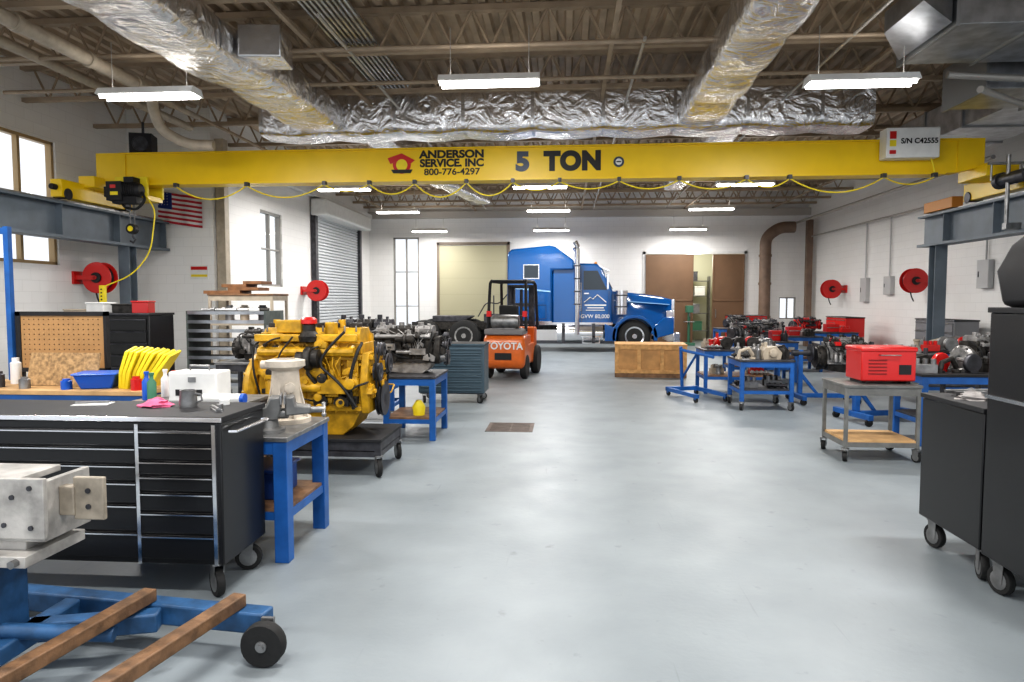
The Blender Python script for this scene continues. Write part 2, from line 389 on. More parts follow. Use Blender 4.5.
def galv(label,x0,x1,y0,y1,z0,z1,n):
    T=top('galvanised_duct',label,'air duct',(x0,y0,z0),group='galvanised ducts')
    g=G(GALV); g.box(0,x1-x0,0,y1-y0,0,z1-z0); part(T,'duct_body',g,.004)
    lx=(x1-x0)>(y1-y0); L=max(x1-x0,y1-y0)
    for i in range(n+1):
        q=L*i/n; g=G(M('flange_grey',(.36,.37,.38),.4,.8))
        if lx: g.box(q-.02,q+.02,-.03,y1-y0+.03,-.03,z1-z0+.02)
        else: g.box(-.03,x1-x0+.03,q-.02,q+.02,-.03,z1-z0+.02)
        part(T,'flange',g)
galv('wide galvanised plenum duct with flanged seams',4.25,8.7,8.0,9.3,4.66,5.05,5)
galv('lower galvanised duct section beneath the plenum',5.5,8.7,9.6,10.6,4.42,4.98,3)
galv('long rectangular galvanised duct along the side wall',6.5,7.8,10.75,15.5,4.5,5.03,4)
g=G(GALV); g.rings([[(3.75,7.7,4.8),(3.75,8.6,4.8),(3.75,8.6,5.04),(3.75,7.7,5.04)],[(4.2,8.0,4.68),(4.2,9.2,4.68),(4.2,9.2,5.05),(4.2,8.0,5.05)]]); solo('duct_transition','tapered galvanised duct transition piece','air duct',g)
for i,(a,b) in enumerate((((4.9,9.4,4.55),(8.7,9.5,4.3)),((5.2,9.2,4.3),(8.7,11.4,4.05)),((8.2,14,4.4),(8.2,25.5,4.4)),((8.7,10,3.9),(8.7,25.5,3.9)))):
    g=G(CONDUIT); d=Vector(b)-Vector(a); g.cyl((0,0,0),tuple(d),.045 if i<3 else .025); solo('wall_pipe','round metal pipe near the side wall','pipe',g,a,group='side wall pipes')
def arcpath(pts,n=6):
    out=[]
    P=[Vector(p) for p in pts]
    out.append(P[0])
    for a,b,c in zip(P,P[1:],P[2:]):
        r=min((b-a).length,(c-b).length)*.45
        s=b+(a-b).normalized()*r; e=b+(c-b).normalized()*r
        for i in range(n+1):
            t=i/n; out.append(s*(1-t)**2+b*2*t*(1-t)+e*t*t)
    out.append(P[-1]); return [tuple(p) for p in out]
g=G(BEIGE); g.tube(arcpath([(0,0,0),(0,6.0,0),(-.3,6.5,-.1),(-.3,6.7,-.4),(.1,6.8,-.62),(.5,6.85,-.62)]),.085,12)
for y in (1,2.2,3.4,4.6,5.6): g.cyl((0,y,0),(0,y+.08,0),.105)
solo('exhaust_pipe','beige exhaust pipe with couplings and small elbow','pipe',g,(-6.2,4,4.78))
g=G(BEIGE); g.cyl((0,0,0),(0,6.5,0),.05); solo('overhead_pipe','beige pipe under the ceiling','pipe',g,(-6.6,5.5,4.93),group='overhead beige pipes')
g=G(BEIGE); g.cyl((0,0,0),(0,7.5,0),.07); solo('overhead_pipe','beige pipe under the ceiling','pipe',g,(-7.3,5.5,5.0),group='overhead beige pipes')
g=G(BLACKM); g.box(-.2,.2,-.2,.2,0,.5); g.mat(DSTEEL); g.lathe((0,-.205,.3),[(.001,0),(.13,0),(.14,-.01),(.15,0),(.15,.005)],'y',20); g.box(-.02,.02,-.02,.02,.5,.75); solo('loudspeaker','black loudspeaker box hung under the joists','speaker',g,(-8.2,12.9,4.35),.3,.01)
g=G(WHITE); g.box(0,.18,0,11,0,.16); solo('door_rail','long white overhead rail along the side wall','rail',g,(XS+.05,14.6,4.7))
g=G(VENT); g.tube(arcpath([(0,0,0),(0,0,3.9),(.5,0,4.25),(1.0,0,4.25)]),.2,14)
for z in (1,2.2,3.2): g.cyl((0,0,z),(0,0,z+.08),.225)
solo('vent_pipe','tall dull brown vent pipe rising from the floor','pipe',g,(7.15,25.25,0))
g=G(VENT); g.box(-.1,.1,-.1,.1,0,4.5); solo('steel_column','brown steel column against the back corner','column',g,(8.65,25.2,0))

# ================= CRANE =================
C=top('bridge_crane','yellow overhead bridge crane with black lettering spanning the shop','crane',(0,12,3.34))
g=G(YEL)
zb,zt=.38,.95
g.box(-7.9,6.4,-.11,.11,zb+.02,zt-.02); g.box(-8.0,6.6,-.15,.15,zt-.025,zt)
g.box(-7.8,6.2,-.17,.17,zb-.01,zb+.025)
g.prism([(6.4,zb+.02),(6.82,zb+.12),(6.82,zt),(6.4,zt)],'y',-.13,.13)
g.prism([(-7.9,zb+.02),(-8.45,zb+.1),(-8.45,zt),(-7.9,zt)],'y',-.13,.13)
part(C,'bridge_girder',g)
for x,xi in ((-8.6,-8.3),(7.2,6.7)):
    g=G(YEL); g.box(x-.1,x+.1,-.95,.95,.06,.36)
    g.box(min(x,xi),max(x,xi),-.4,.4,.3,.5)
    g.mat(DSTEEL)
    for y in (-.8,.8): g.lathe((x,y,.12),[(.1,-.12),(.1,-.1),(.08,-.1),(.08,.1),(.1,.1),(.1,.12)],'x')
    g.mat(RUB); g.cyl((x,-.95,.22),(x,-1.06,.22),.05)
    part(C,'end_truck',g,.01)
g=G(DSTEEL); g.cyl((6.9,-.5,.2),(6.9,-1.1,.2),.1); g.cyl((6.9,-.4,.2),(6.9,-.5,.2),.13); part(C,'drive_motor',g)
def ct(s,size,x,z,mat=RBLACK,sx=1.0,b=.0): text(s,size,(x,-.116,z),mat,C,sx=sx,bold=b)
ct('TON',.42,.12,.675,sx=1.0,b=.028); ct('5',.42,-.74,.675,INKB,sx=1.1,b=.026)
ct('ANDERSON',.18,-1.97,.83,sx=1.17,b=.008); ct('SERVICE, INC',.18,-1.97,.68,sx=1.06,b=.008); ct('800-776-4297',.155,-1.97,.53,sx=1.12,b=.003)
g=G(RED); g.lathe((-2.85,-.112,.67),[(.16,-.006),(.16,0)],'y',28); g.prism([(-3.1,.78),(-2.85,.86),(-2.62,.74),(-2.7,.68),(-2.9,.74),(-3.05,.68)],'y',-.125,-.112)
g.mat(BYEL); g.lathe((-2.85,-.12,.66),[(.1,-.006),(.1,0)],'y',24); g.mat(RBLACK); g.prism([(-3.0,.52),(-2.7,.52),(-2.66,.58),(-3.04,.58)],'y',-.13,-.112)
part(C,'emblem',g)
g=G(INKB); g.lathe((.9,-.112,.66),[(.09,-.006),(.09,0)],'y',24); g.mat(WHITE); g.lathe((.9,-.12,.66),[(.055,-.004),(.055,0)],'y',20); g.mat(RBLACK); g.box(.86,.94,-.128,-.12,.65,.67); part(C,'round_decal',g)
g=G(WHITE); g.box(5.15,5.98,-.4,-.14,.6,1.08); part(C,'control_panel',g,.015,label='white electrical control panel')
text('S/N C42555',.115,(5.66,-.405,.86),RBLACK,C,bold=.003)
for z0,z1,m_ in ((.9,1.02,RED),(.78,.88,BYEL),(.66,.72,RED)):
    g=G(m_); g.box(5.2,5.3,-.405,-.4,z0,z1); part(C,'warning_sticker',g)
g=G(WHITE); g.box(5.2,6.5,-.16,.1,zt,zt+.05); part(C,'panel_bracket',g)
g=G(BYEL); pts=[]
knots=[-6.9,-5.6,-4.2,-3.4,-2.6,-1.7,-.9,-.1,.9,1.9,3.0,3.7,5.2,6.0]
for a,b in zip(knots,knots[1:]):
    for i in range(10):
        t=i/10; dd=.12+.12*math.sin(a*3)**2; pts.append((a+(b-a)*t,-.24,.32-dd*4*t*(1-t)))
pts.append((6.0,-.24,.32)); pts+= [(5.95,-.27,.5),(5.9,-.28,.62)]
g.tube(pts,.012,6); part(C,'festoon_cable',g,label='yellow looping power cable')
for k in knots: g=G(DSTEEL); g.box(k-.03,k+.03,-.27,-.17,.31,.38); part(C,'cable_carrier',g)
H=link(bpy.data.objects.new('hoist',None)); H.parent=C; H.location=(-7.72,0,0); H['label']='compact black electric hoist trolley'
for y0,y1 in ((-.26,-.2),(.2,.26)):
    g=G(BYEL); g.box(-.3,.3,y0,y1,.16,.5); part(H,'trolley_plate',g,.01)
g=G(YEL); g.box(-.28,.28,-.24,.24,.1,.18); part(H,'trolley_frame',g)
g=G(BLACKM); g.lathe((-.02,-.42,.24),[(.0,0),(.12,.01),(.13,.06),(.13,.26),(.1,.32)],'x',20)
for i in range(6): g.lathe((.02+i*.04,-.42,.24),[(.15,0),(.15,.014)],'x',20)
g.box(-.28,-.0,-.54,-.27,.05,.38); g.box(.02,.2,-.5,-.3,.36,.46); g.box(-.36,-.28,-.48,-.33,.12,.3); g.box(-.2,.25,-.5,-.3,.0,.12); part(H,'hoist_motor',g,.01)
g=G(RED); g.box(-.2,-.1,-.545,-.54,.26,.32); g.mat(BYEL); g.box(-.2,-.06,-.545,-.54,.14,.2); part(H,'hoist_label',g)
g=G(RUB); g.tube(arcpath([(.3,-.4,.2),(.42,-.5,.05),(.25,-.5,-.12),(-.05,-.4,-.05),(-.1,-.4,.08)]),.022); part(H,'motor_cable',g)
for dx in (-.04,.04):
    g=G(STEEL); g.cyl((dx,-.25,.1),(dx,-.25,-.35),.01,seg=6); part(H,'load_chain',g)
g=G(BLACKM); g.lathe((0,-.32,-.42),[(.02,0),(.09,.01),(.09,.12),(.02,.13)],'y'); g.mat(BYEL); g.lathe((0,-.325,-.42),[(.001,0),(.05,0),(.05,.02)],'y',14); g.mat(DSTEEL); g.tube([(0,-.25,-.5),(0,-.25,-.56),(.045,-.25,-.61),(.0,-.25,-.67),(-.05,-.25,-.63)],.018); part(H,'hook_block',g,label='black and yellow hook block with steel hook')
g=G(BYEL); g.tube(arcpath([(.3,-.3,.15),(.5,-.35,-.1),(.42,-.4,-.85),(.1,-.45,-1.25),(-.4,-.5,-1.45)],8),.012,6); part(H,'pendant_cord',g,label='yellow pendant control cord')
g=G(BYEL); g.box(-.47,-.38,-.54,-.46,-1.75,-1.43); g.mat(RBLACK)
for q in range(4): g.cyl((-.425,-.55,-1.5-q*.06),(-.425,-.54,-1.5-q*.06),.016,seg=8)
part(H,'pendant_control',g,.008)
def runway(x,y0,y1,col_y,lab):
    T=top('crane_runway',lab,'crane runway',(x,0,0),group='crane runways')
    g=G(GRUN); g.box(-.02,.02,y0,y1,2.72,3.3); g.box(-.16,.16,y0,y1,3.27,3.31); g.box(-.16,.16,y0,y1,2.7,2.75)
    y=y0+.5
    while y<y1: g.box(-.14,.14,y-.01,y+.01,2.75,3.27); y+=1.5
    part(T,'runway_beam',g)
    g=G(STEEL); g.box(-.03,.03,y0,y1,3.31,3.36); part(T,'crane_rail',g)
    for cy in col_y:
        g=G(GRUN); g.box(-.11,.11,cy-.12,cy-.1,.02,2.7); g.box(-.11,.11,cy+.1,cy+.12,.02,2.7); g.box(-.015,.015,cy-.1,cy+.1,.02,2.7); g.box(-.2,.2,cy-.2,cy+.2,0,.02); part(T,'support_column',g)
    return T
T=runway(-8.6,3,14.1,(12.9,6.0),'grey steel crane runway beam beside the window wall')
T=runway(7.2,4,14.4,(13.9,6.8),'grey steel crane runway beam beside the block wall')
for i in range(8):
    g=G(BLACKM); g.torus((-.3,9.8+i*.12,3.05),.13,.016,'y',14,6); part(T,'cable_loop',g)
g=G(STEEL); g.cyl((-.35,11.3,2.75),(-.35,11.3,3.9),.03); g.box(-.65,-.1,11.28,11.32,3.75,3.79); g.cyl((-.6,11.3,3.5),(-.6,11.3,3.79),.015); g.cyl((-.15,11.3,3.5),(-.15,11.3,3.79),.015); g.box(-.38,-.15,11.25,11.35,2.75,2.85); part(T,'conductor_mast',g)
g=G(M('stop_orange',(.6,.25,.04),.5)); g.box(-.1,.1,13.3,14.3,3.36,3.56); part(T,'rail_stop',g,.01)

# ================= BUILDERS =================
def caster(T,x,y,r=.07,ang=0,white=False):
    g=G(STEEL); g.X=Matrix.Translation((x,y,0))@R(z=ang)
    g.box(-.035,.035,-.035,.035,2*r+.02,2*r+.035)
    for s in (-.028,.024): g.prism([(-.02,r*.8),(.03,r*.8),(.035,2*r+.02),(-.035,2*r+.02)],'x',s,s+.004)
    g.mat(RUB); g.lathe((0,0,r),[(r*.6,-.02),(r*.95,-.02),(r,-.012),(r,.012),(r*.95,.02),(r*.6,.02)],'x',20)
    g.mat(STEEL); g.lathe((0,0,r),[(r*.2,-.026),(r*.66,-.022),(r*.66,.022),(r*.2,.026)],'x',16)
    return part(T,'caster',g)
def toolcab(name,label,loc,rot,w,d,z0,h,banks,body=BLACK,cr=.07,trim=CHROME,topm=None,cas=True,posts=True,hw=.02):
    T=top(name,label,'tool cabinet',loc,rot)
    g=G(body); g.box(-w/2,w/2,-d/2,d/2,z0,h); part(T,'cabinet_body',g,.008)
    g=G(topm or BLACKM); g.box(-w/2-.01,w/2+.01,-d/2-.015,d/2+.01,h,h+.03); g.mat(trim); g.box(-w/2-.01,w/2+.01,-d/2-.018,-d/2-.012,h+.001,h+.028); part(T,'worktop',g,.004)
    x=-w/2+.03; tot=w-.06
    for fr,rows in banks:
        bw=tot*fr; s=sum(rows); z=h-.04; H=h-z0-.07
        for q in rows:
            dh=H*q/s
            D=G(body); D.box(x+.008,x+bw-.008,-d/2-.018,-d/2+.001,z-dh+.006,z-.004); dr=part(T,'drawer',D,.003)
            D=G(trim); D.prism([(-d/2-.018,z-.008-hw),(-d/2-.034,z-.006-hw*.8),(-d/2-.034,z-.006-hw*.3),(-d/2-.018,z-.006)],'x',x+.012,x+bw-.012); hd=part(dr,'handle',D,label='full-width drawer handle rail')
            z-=dh
        x+=bw
        if posts:
            P=G(trim); P.box(x-.01,x+.01,-d/2-.03,-d/2,z0+.01,h-.01); part(T,'trim_strip',P)
    if cas:
        for i,(a,b) in enumerate(((-1,-1),(1,-1),(-1,1),(1,1))): caster(T,a*(w/2-.08),b*(d/2-.07),cr,.5*i+.3,cr>.07)
        g=G(DSTEEL); g.box(-w/2+.02,w/2-.02,-d/2+.02,d/2-.02,2*cr+.035,max(z0,2*cr+.04)); part(T,'base_frame',g)
    return T
def table(name,label,loc,rot,w,d,h,lm=BLUE,tm=STEEL,shelf=.3,sm=WOOD,t=.06,cas=0,tt=.03,cat='workbench',group=None):
    T=top(name,label,cat,loc,rot,group)
    g=G(tm); g.box(-w/2-.01,w/2+.01,-d/2-.01,d/2+.01,h-tt,h); part(T,'tabletop',g,.004)
    zb=2*cas+.035 if cas else 0
    for a in (-1,1):
        for b in (-1,1):
            g=G(lm); cx=a*(w/2-t/2); cy=b*(d/2-t/2); g.box(cx-t/2,cx+t/2,cy-t/2,cy+t/2,zb,h-tt); part(T,'leg',g,.004)
            if cas: caster(T,cx,cy,cas,.5*a)
    for nm,z0,z1,k in (('apron',h-tt-.08,h-tt,.45),('stretcher',shelf-.05,shelf,.4)):
        g=G(lm)
        e=t/2
        for b in (-1,1):
            cy=b*(d/2-t/2); g.box(-w/2+e,w/2-e,cy-t*k,cy+t*k,z0,z1)
        for a in (-1,1):
            cx=a*(w/2-t/2); g.box(cx-t*k,cx+t*k,-d/2+e,d/2-e,z0,z1)
        part(T,nm,g)
    if sm: g=G(sm); g.box(-w/2+.02,w/2-.02,-d/2+t*.3,d/2-t*.3,shelf,shelf+.02); part(T,'shelf',g)
    return T
def engine(name,label,loc,rot,L,W,H,cm,cd,hose=RUB,group=None,trans=False,cat='engine',fit=14,seed=1,ce=None,fs=1.0,mats=None):
    rnd=random.Random(seed+int(L*1000)); ce=ce or cd
    T=top(name,label,cat,loc,rot,group)
    g=G(cm); g.prism([(-W*.3,.24*H),(W*.3,.24*H),(W*.26,.5*H),(W*.26,.7*H),(-W*.26,.7*H),(-W*.26,.5*H)],'x',-L/2,L/2)
    for i in range(6):
        x=-L/2+L*(i+.5)/6
        for s in (-1,1): g.box(x-L*.055,x+L*.055,s*W*.29-.02,s*W*.29+.02,.3*H,.66*H)
        g.lathe((x,-W*.3-.02,.38*H),[(.001,0),(L*.035,.0),(L*.035,.02)],'y',14)
        for dz in (.3,.5,.62): g.lathe((x+L*.07,-W*.3-.012,dz*H),[(.014,0),(.014,.03)],'y',6)
    g.box(-L/2,L/2,-W*.31,W*.31,.22*H,.26*H); g.box(-L/2,L/2,-W*.32,W*.32,.66*H,.7*H); part(T,'engine_block',g,.006)
    g=G(cd); g.prism([(-L*.48,.23*H),(-L*.46,.05*H),(-L*.05,.0),(L*.3,.0),(L*.4,.08*H),(L*.48,.23*H)],'y',-W*.24,W*.24)
    for i in range(10): g.cyl((-L*.45+i*L*.1,-W*.28,.2*H),(-L*.45+i*L*.1,-W*.28,.235*H),.012,seg=6)
    part(T,'oil_pan',g,.01)
    g=G(cm); g.box(-L*.49,L*.49,-W*.27,W*.27,.7*H,.8*H)
    for i in range(12): g.cyl((-L*.45+i*L*.082,-W*.22,.8*H),(-L*.45+i*L*.082,-W*.22,.82*H),.014,seg=6)
    part(T,'cylinder_head',g,.006)
    for i in range(3):
        x0=-L*.47+i*L*.32; g=G(cm if i%2 else cd); g.prism([(-W*.2,.8*H),(-W*.2,.88*H),(-W*.13,.93*H),(W*.13,.93*H),(W*.2,.88*H),(W*.2,.8*H)],'x',x0,x0+L*.29)
        g.mat(cd); g.cyl((x0+L*.08,-W*.05,.93*H),(x0+L*.08,-W*.05,1.0*H),.035); g.cyl((x0+L*.2,.0,.93*H),(x0+L*.2,.0,.97*H),.022)
        g.mat(STEEL); 
        for k in range(3): g.cyl((x0+.03+k*L*.11,-W*.17,.88*H),(x0+.03+k*L*.11,-W*.17,.95*H),.01,seg=6)
        part(T,'valve_cover',g,.008)
    g=G(cm); g.prism([(-W*.3,.2*H),(W*.3,.2*H),(W*.38,.45*H),(W*.28,.72*H),(-W*.28,.72*H),(-W*.38,.45*H)],'x',L/2,L/2+.07)
    for i in range(10):
        a=2*math.pi*i/10; g.cyl((L/2+.07,W*.27*math.cos(a),.45*H+.2*H*math.sin(a)),(L/2+.085,W*.27*math.cos(a),.45*H+.2*H*math.sin(a)),.013,seg=6)
    part(T,'front_cover',g,.01)
    for (py,pz,pr) in ((0,.3,.17),(-.12,.55,.09),(.16,.6,.1),(-.02,.74,.07)):
        g=G(DSTEEL); r=pr*H*.9; g.lathe((L/2+.07,py*W*1.4,pz*H),[(r*.25,0),(r*.25,.02),(r,.025),(r*.88,.04),(r,.055),(r*.88,.07),(r,.085),(r*.5,.09),(r*.2,.07),(.001,.07)],'x',22); part(T,'pulley',g)
    g=G(RUB); g.tube([(L/2+.12,-.15*H,.3*H),(L/2+.12,-.24*W,.55*H),(L/2+.12,0,.8*H),(L/2+.12,.3*W,.62*H),(L/2+.12,.15*H,.3*H),(L/2+.12,0,.15*H),(L/2+.12,-.15*H,.3*H)],.012,6); part(T,'drive_belt',g)
    g=G(cd); r=.33*H; g.lathe((-L/2-.14,0,.38*H),[(r*.3,0),(r*.8,0),(r*.86,.03),(r,.05),(r,.09),(r*.85,.14)],'x',26)
    for i in range(12):
        a=2*math.pi*i/12; g.cyl((-L/2-.12,r*.92*math.cos(a),.38*H+r*.92*math.sin(a)),(-L/2-.08,r*.92*math.cos(a),.38*H+r*.92*math.sin(a)),.014,seg=6)
    if trans: g.tube([(-L/2-.14,0,.38*H),(-L/2-.35,0,.38*H),(-L/2-.45,0,.36*H),(-L/2-.75,0,.35*H),(-L/2-.8,0,.35*H)],[r*.85,r*.55,r*.5,r*.4,r*.2],14)
    part(T,'flywheel_housing',g)
    g=G(ce); g.tube([(-L*.45,-W*.36,.73*H),(L*.45,-W*.36,.73*H)],.04*H,8)
    for i in range(6):
        x=-L*.42+i*L*.168; g.tube([(x,-W*.25,.76*H),(x,-W*.32,.76*H),(x,-W*.36,.73*H)],.03*H,8); g.box(x-.035*H,x+.035*H,-W*.29,-W*.27,.71*H,.8*H)
    part(T,'exhaust_manifold',g)
    g=G(GREASE); c=(L*.05,-W*.44,.68*H); g.torus(c,.07*H,.035*H,'x',18,10); g.lathe(c,[(.02,-.12),(.06*H,-.11),(.05*H,0),(.08*H,.05),(.08*H,.1),(.04*H,.12)],'x',18); g.tube([c,(c[0],c[1]-.03,c[2]-.12*H),(c[0]+.05,c[1]+.05,c[2]-.22*H)],.02,8); part(T,'turbocharger',g)
    for x in (-.32,-.2):
        g=G(cm); g.lathe((L*x,-W*.4,.28*H),[(.02,0),(.05*H,.01),(.05*H,.2*H),(.04*H,.22*H),(.06*H,.225*H),(.06*H,.26*H)],'z',16); part(T,'oil_filter',g)
    g=G(ce); g.box(L*.12,L*.38,-W*.42,-W*.3,.38*H,.5*H); g.cyl((L*.15,-W*.38,.43*H),(-L*.1,-W*.38,.43*H),.045*H); g.cyl((L*.25,-W*.38,.5*H),(L*.25,-W*.38,.58*H),.03*H)
    for i in range(6): g.tube([(L*(.14+.04*i),-W*.4,.5*H),(L*(.14+.03*i),-W*.42,.62*H),(-L*.42+i*L*.168,-W*.3,.86*H),(-L*.42+i*L*.168,-W*.2,.86*H)],.005,5)
    part(T,'fuel_pump',g)
    for pth,rr in ((arcpath([(L*.48,-W*.2,.8*H),(L*.5,-W*.42,.75*H),(L*.42,-W*.44,.5*H),(L*.45,-W*.4,.25*H)]),.012*H+.003),(arcpath([(-L*.4,-W*.3,.66*H),(-L*.3,-W*.44,.55*H),(-L*.1,-W*.42,.35*H),(L*.1,-W*.34,.3*H)]),.008),(arcpath([(-L*.5,0,.8*H),(-L*.56,-W*.2,.8*H),(-L*.5,-W*.4,.6*H),(-L*.45,-W*.35,.35*H)]),.01)):
        g=G(hose); g.tube(pth,rr,7); part(T,'hose',g)
    for i in range(fit):
        m=rnd.choice(mats or (cm,cm,cm,ce,GREASE,STEEL)); g=G(m)
        face=rnd.choice((0,0,0,1,2))
        if face==0: x=rnd.uniform(-.46,.46)*L; y=-W*rnd.uniform(.31,.38); z=rnd.uniform(.25,.8)*H; g.X=Matrix.Translation((x,y,z))
        elif face==1: g.X=Matrix.Translation((L/2+.08,rnd.uniform(-.3,.3)*W,rnd.uniform(.3,.75)*H))@R(z=math.pi/2)
        else: g.X=Matrix.Translation((rnd.uniform(-.45,.45)*L,rnd.uniform(-.25,.2)*W,.82*H))@R(x=-math.pi/2)
        s=rnd.uniform(.5,1.1)*.06*H/.7*fs; k=rnd.choice((0,0,1,2,3,3,4))
        if k==0:
            g.box(-s,s,-s*.8,s*.9,-s*.7,s*.7)
            for a in (-1,1):
                for b in (-1,1): g.cyl((a*s*.7,-s*.95,b*s*.45),(a*s*.7,-s*.8,b*s*.45),s*.15,seg=6)
        elif k==1: g.lathe((0,0,0),[(s*.3,-s*1.6),(s*.8,-s*1.5),(s*.8,-s*.6),(s*1.1,-s*.5),(s*1.1,s*.9)],'y',14)
        elif k==2: g.tube(arcpath([(0,.04,0),(0,-s*1.2,0),(s*1.5,-s*1.2,s),(s*2.8,-s*1.2,s*1.4),(s*2.8,.04,s*1.4)]),s*.18,7); g.cyl((0,-s*.5,0),(0,-s*.2,0),s*.4,seg=6)
        elif k==3: g.prism([(-s*1.4,-s*.4),(s*1.2,-s*.8),(s*1.4,s*.3),(0,s*1.1),(-s*1.2,s*.5)],'y',-s*.5,s*.8); g.cyl((0,-s*.9,0),(0,0,0),s*.35,seg=10)
        else:
            g.lathe((0,0,0),[(s*.4,-s*.9),(s*1.1,-s*.8),(s*1.1,s*.5)],'y',18)
            for q in range(6): g.cyl((s*.85*math.cos(q*1.05),-s*1.0,s*.85*math.sin(q*1.05)),(s*.85*math.cos(q*1.05),-s*.8,s*.85*math.sin(q*1.05)),s*.13,seg=6)
        part(T,'engine_fitting',g,.002)
    return T
def wheel(T,c,r,w,rim=CHROME,name='wheel',ax='y'):
    g=G(RUB); g.lathe(c,[(r*.58,-w/2),(r*.7,-w/2-.005),(r*.93,-w/2+.01),(r,-w/2+.04),(r,w/2-.04),(r*.93,w/2-.01),(r*.7,w/2),(r*.58,w/2)],ax,32)
    g.mat(rim); g.lathe(c,[(.001,-w/2-.02),(r*.15,-w/2-.02),(r*.17,-w/2+.06),(r*.4,-w/2+.07),(r*.5,-w/2+.0),(r*.6,-w/2-.012),(r*.6,w/2),(.001,w/2-.03)],ax,28)
    return part(T,name,g)

# ================= TRUCK =================
T=top('semi_truck','blue long-nose sleeper semi truck with chrome trim','truck',(0,22.9,0))
g=G(TBLUE); g.prism([(-1.84,.85),(-1.84,3.12),(-1.7,3.26),(-.5,3.38),(-.32,3.34),(.28,2.9),(.28,2.6),(-.42,2.6),(-.42,.85)],'y',-1.17,1.17); part(T,'sleeper',g,.06)
g=G(TBLUE); g.prism([(-.42,.85),(-.42,2.85),(1.0,2.8),(1.14,2.68),(1.5,1.95),(1.5,.85)],'y',-1.05,1.05); part(T,'cab',g,.06)
def ring(x,hw,z0,z1): return [(x,-hw,z0),(x,hw,z0),(x,hw,z1-.1),(x,hw*.93,z1-.03),(x,hw*.6,z1),(x,0,z1+.02),(x,-hw*.6,z1),(x,-hw*.93,z1-.03),(x,-hw,z1-.1)]
g=G(TBLUE); g.rings([ring(1.5,.9,.9,1.96),ring(2.2,.84,.85,1.9),(ring(3.0,.74,.75,1.8)),ring(3.4,.68,.7,1.7)]); part(T,'hood',g)
for s in (-1,1):
    g=G(TBLUE); n=16
    y0,y1=s*.55,s*1.22
    out=[]; inn=[]
    for i in range(n+1):
        a=math.radians(-12+205*i/n); out.append((2.19+.72*math.cos(a),.5+.68*math.sin(a))); inn.append((2.19+.6*math.cos(a),.5+.58*math.sin(a)))
    g.prism(out+inn[::-1],'y',min(y0,y1),max(y0,y1))
    g.prism([(2.7,.62),(2.8,.85),(3.1,1.1),(3.4,1.12),(3.4,.6),(2.85,.45)],'y',min(y0,y1),max(y0,y1))
    g.prism([(1.25,.35),(1.6,.35),(1.65,.75),(1.25,.9)],'y',min(y0,y1),max(y0,y1))
    part(T,'fender',g,.02)
    wheel(T,(2.19,s*1.0,.51),.51,.3)
    g=G(CHROME); g.cyl((.38,s*1.28,.55),(.38,s*1.28,2.0),.075); g.cyl((.38,s*1.28,2.7),(.38,s*1.28,3.25),.075); g.tube([(.38,s*1.28,3.2),(.38,s*1.28,3.35),(.3,s*1.28,3.48)],.075); part(T,'exhaust_stack',g)
    g=G(CHROME); g.cyl((.38,s*1.28,1.5),(.38,s*1.28,2.75),.1); g.mat(DSTEEL)
    for z in (1.5,1.9,2.3,2.7): g.cyl((.38,s*1.28,z),(.38,s*1.28,z+.04),.108)
    part(T,'heat_shield',g)
    g=G(CHROME); g.cyl((-.25,s*.95,.6),(1.2,s*.95,.6),.3,seg=24)
    g.mat(DSTEEL); g.box(-.1,0,s*.95-.31,s*.95+.31,.29,.91) ; g.box(.85,.95,s*.95-.31,s*.95+.31,.29,.91); part(T,'fuel_tank',g)
    g=G(CHROME); g.box(.5,1.15,s*1.2-.06,s*1.2+.06,.48,.52); g.box(.55,1.1,s*1.2-.06,s*1.2+.06,.28,.31); g.box(.55,.58,s*1.2-.05,s*1.2+.05,.28,.52); g.box(1.07,1.1,s*1.2-.05,s*1.2+.05,.28,.52); part(T,'step',g)
    g=G(CHROME); g.cyl((1.78,s*1.05,1.2),(1.78,s*1.05,1.95),.19,seg=18); g.mat(DSTEEL); g.cyl((1.78,s*1.05,1.42),(1.78,s*1.05,1.46),.195); g.cyl((1.78,s*1.05,1.78),(1.78,s*1.05,1.82),.195); part(T,'air_cleaner',g)
    g=G(CHROME); g.box(1.3,1.36,s*1.3-.08,s*1.3+.08,2.0,2.45); g.cyl((1.3,s*1.05,2.45),(1.33,s*1.3,2.45),.012); g.cyl((1.3,s*1.05,2.0),(1.33,s*1.3,2.0),.012); part(T,'side_mirror',g)
    ys=s*1.055
    g=G(GLASSD); g.prism([(.58,1.98),(.58,2.58),(1.02,2.58),(1.32,1.98)],'y',ys-.006,ys+.006); part(T,'door_glass',g)
    g=G(DSTEEL)
    g.box(.52,1.39,ys-.004,ys+.004,.9,.91); g.box(.52,.53,ys-.004,ys+.004,.9,2.65); g.box(1.38,1.39,ys-.004,ys+.004,.9,1.95); part(T,'door_seam',g)
    g=G(CHROME); g.box(.6,.75,ys-.02,ys+.02,1.84,1.88); part(T,'door_handle',g)
    g=G(CHROME); g.cyl((.5,ys+s*.05,1.3),(.5,ys+s*.05,2.2),.015); part(T,'grab_rail',g)
    g=G(STRIPE); g.prism([(-1.8,2.02),(-.46,1.9),(-.46,1.94),(-1.8,2.1)],'y',s*1.176-.004,s*1.176+.004); part(T,'sleeper_stripe',g)
    g=G(STRIPE); g.prism([(1.55,1.62),(3.3,1.5),(3.3,1.52),(1.55,1.66)],'y',min(s*.7,s*.915),max(s*.7,s*.915)); part(T,'hood_stripe',g)
    g=G(GLASSD); g.box(-1.3,-.85,s*1.18-.006,s*1.18+.006,2.35,2.75); g.mat(CHROME); g.box(-1.33,-.82,s*1.178-.004,s*1.178+.004,2.32,2.78); part(T,'sleeper_window',g)
    g=G(CHROME); g.box(-1.84,-.42,s*1.18-.01,s*1.18+.01,.86,.98); part(T,'side_trim',g)
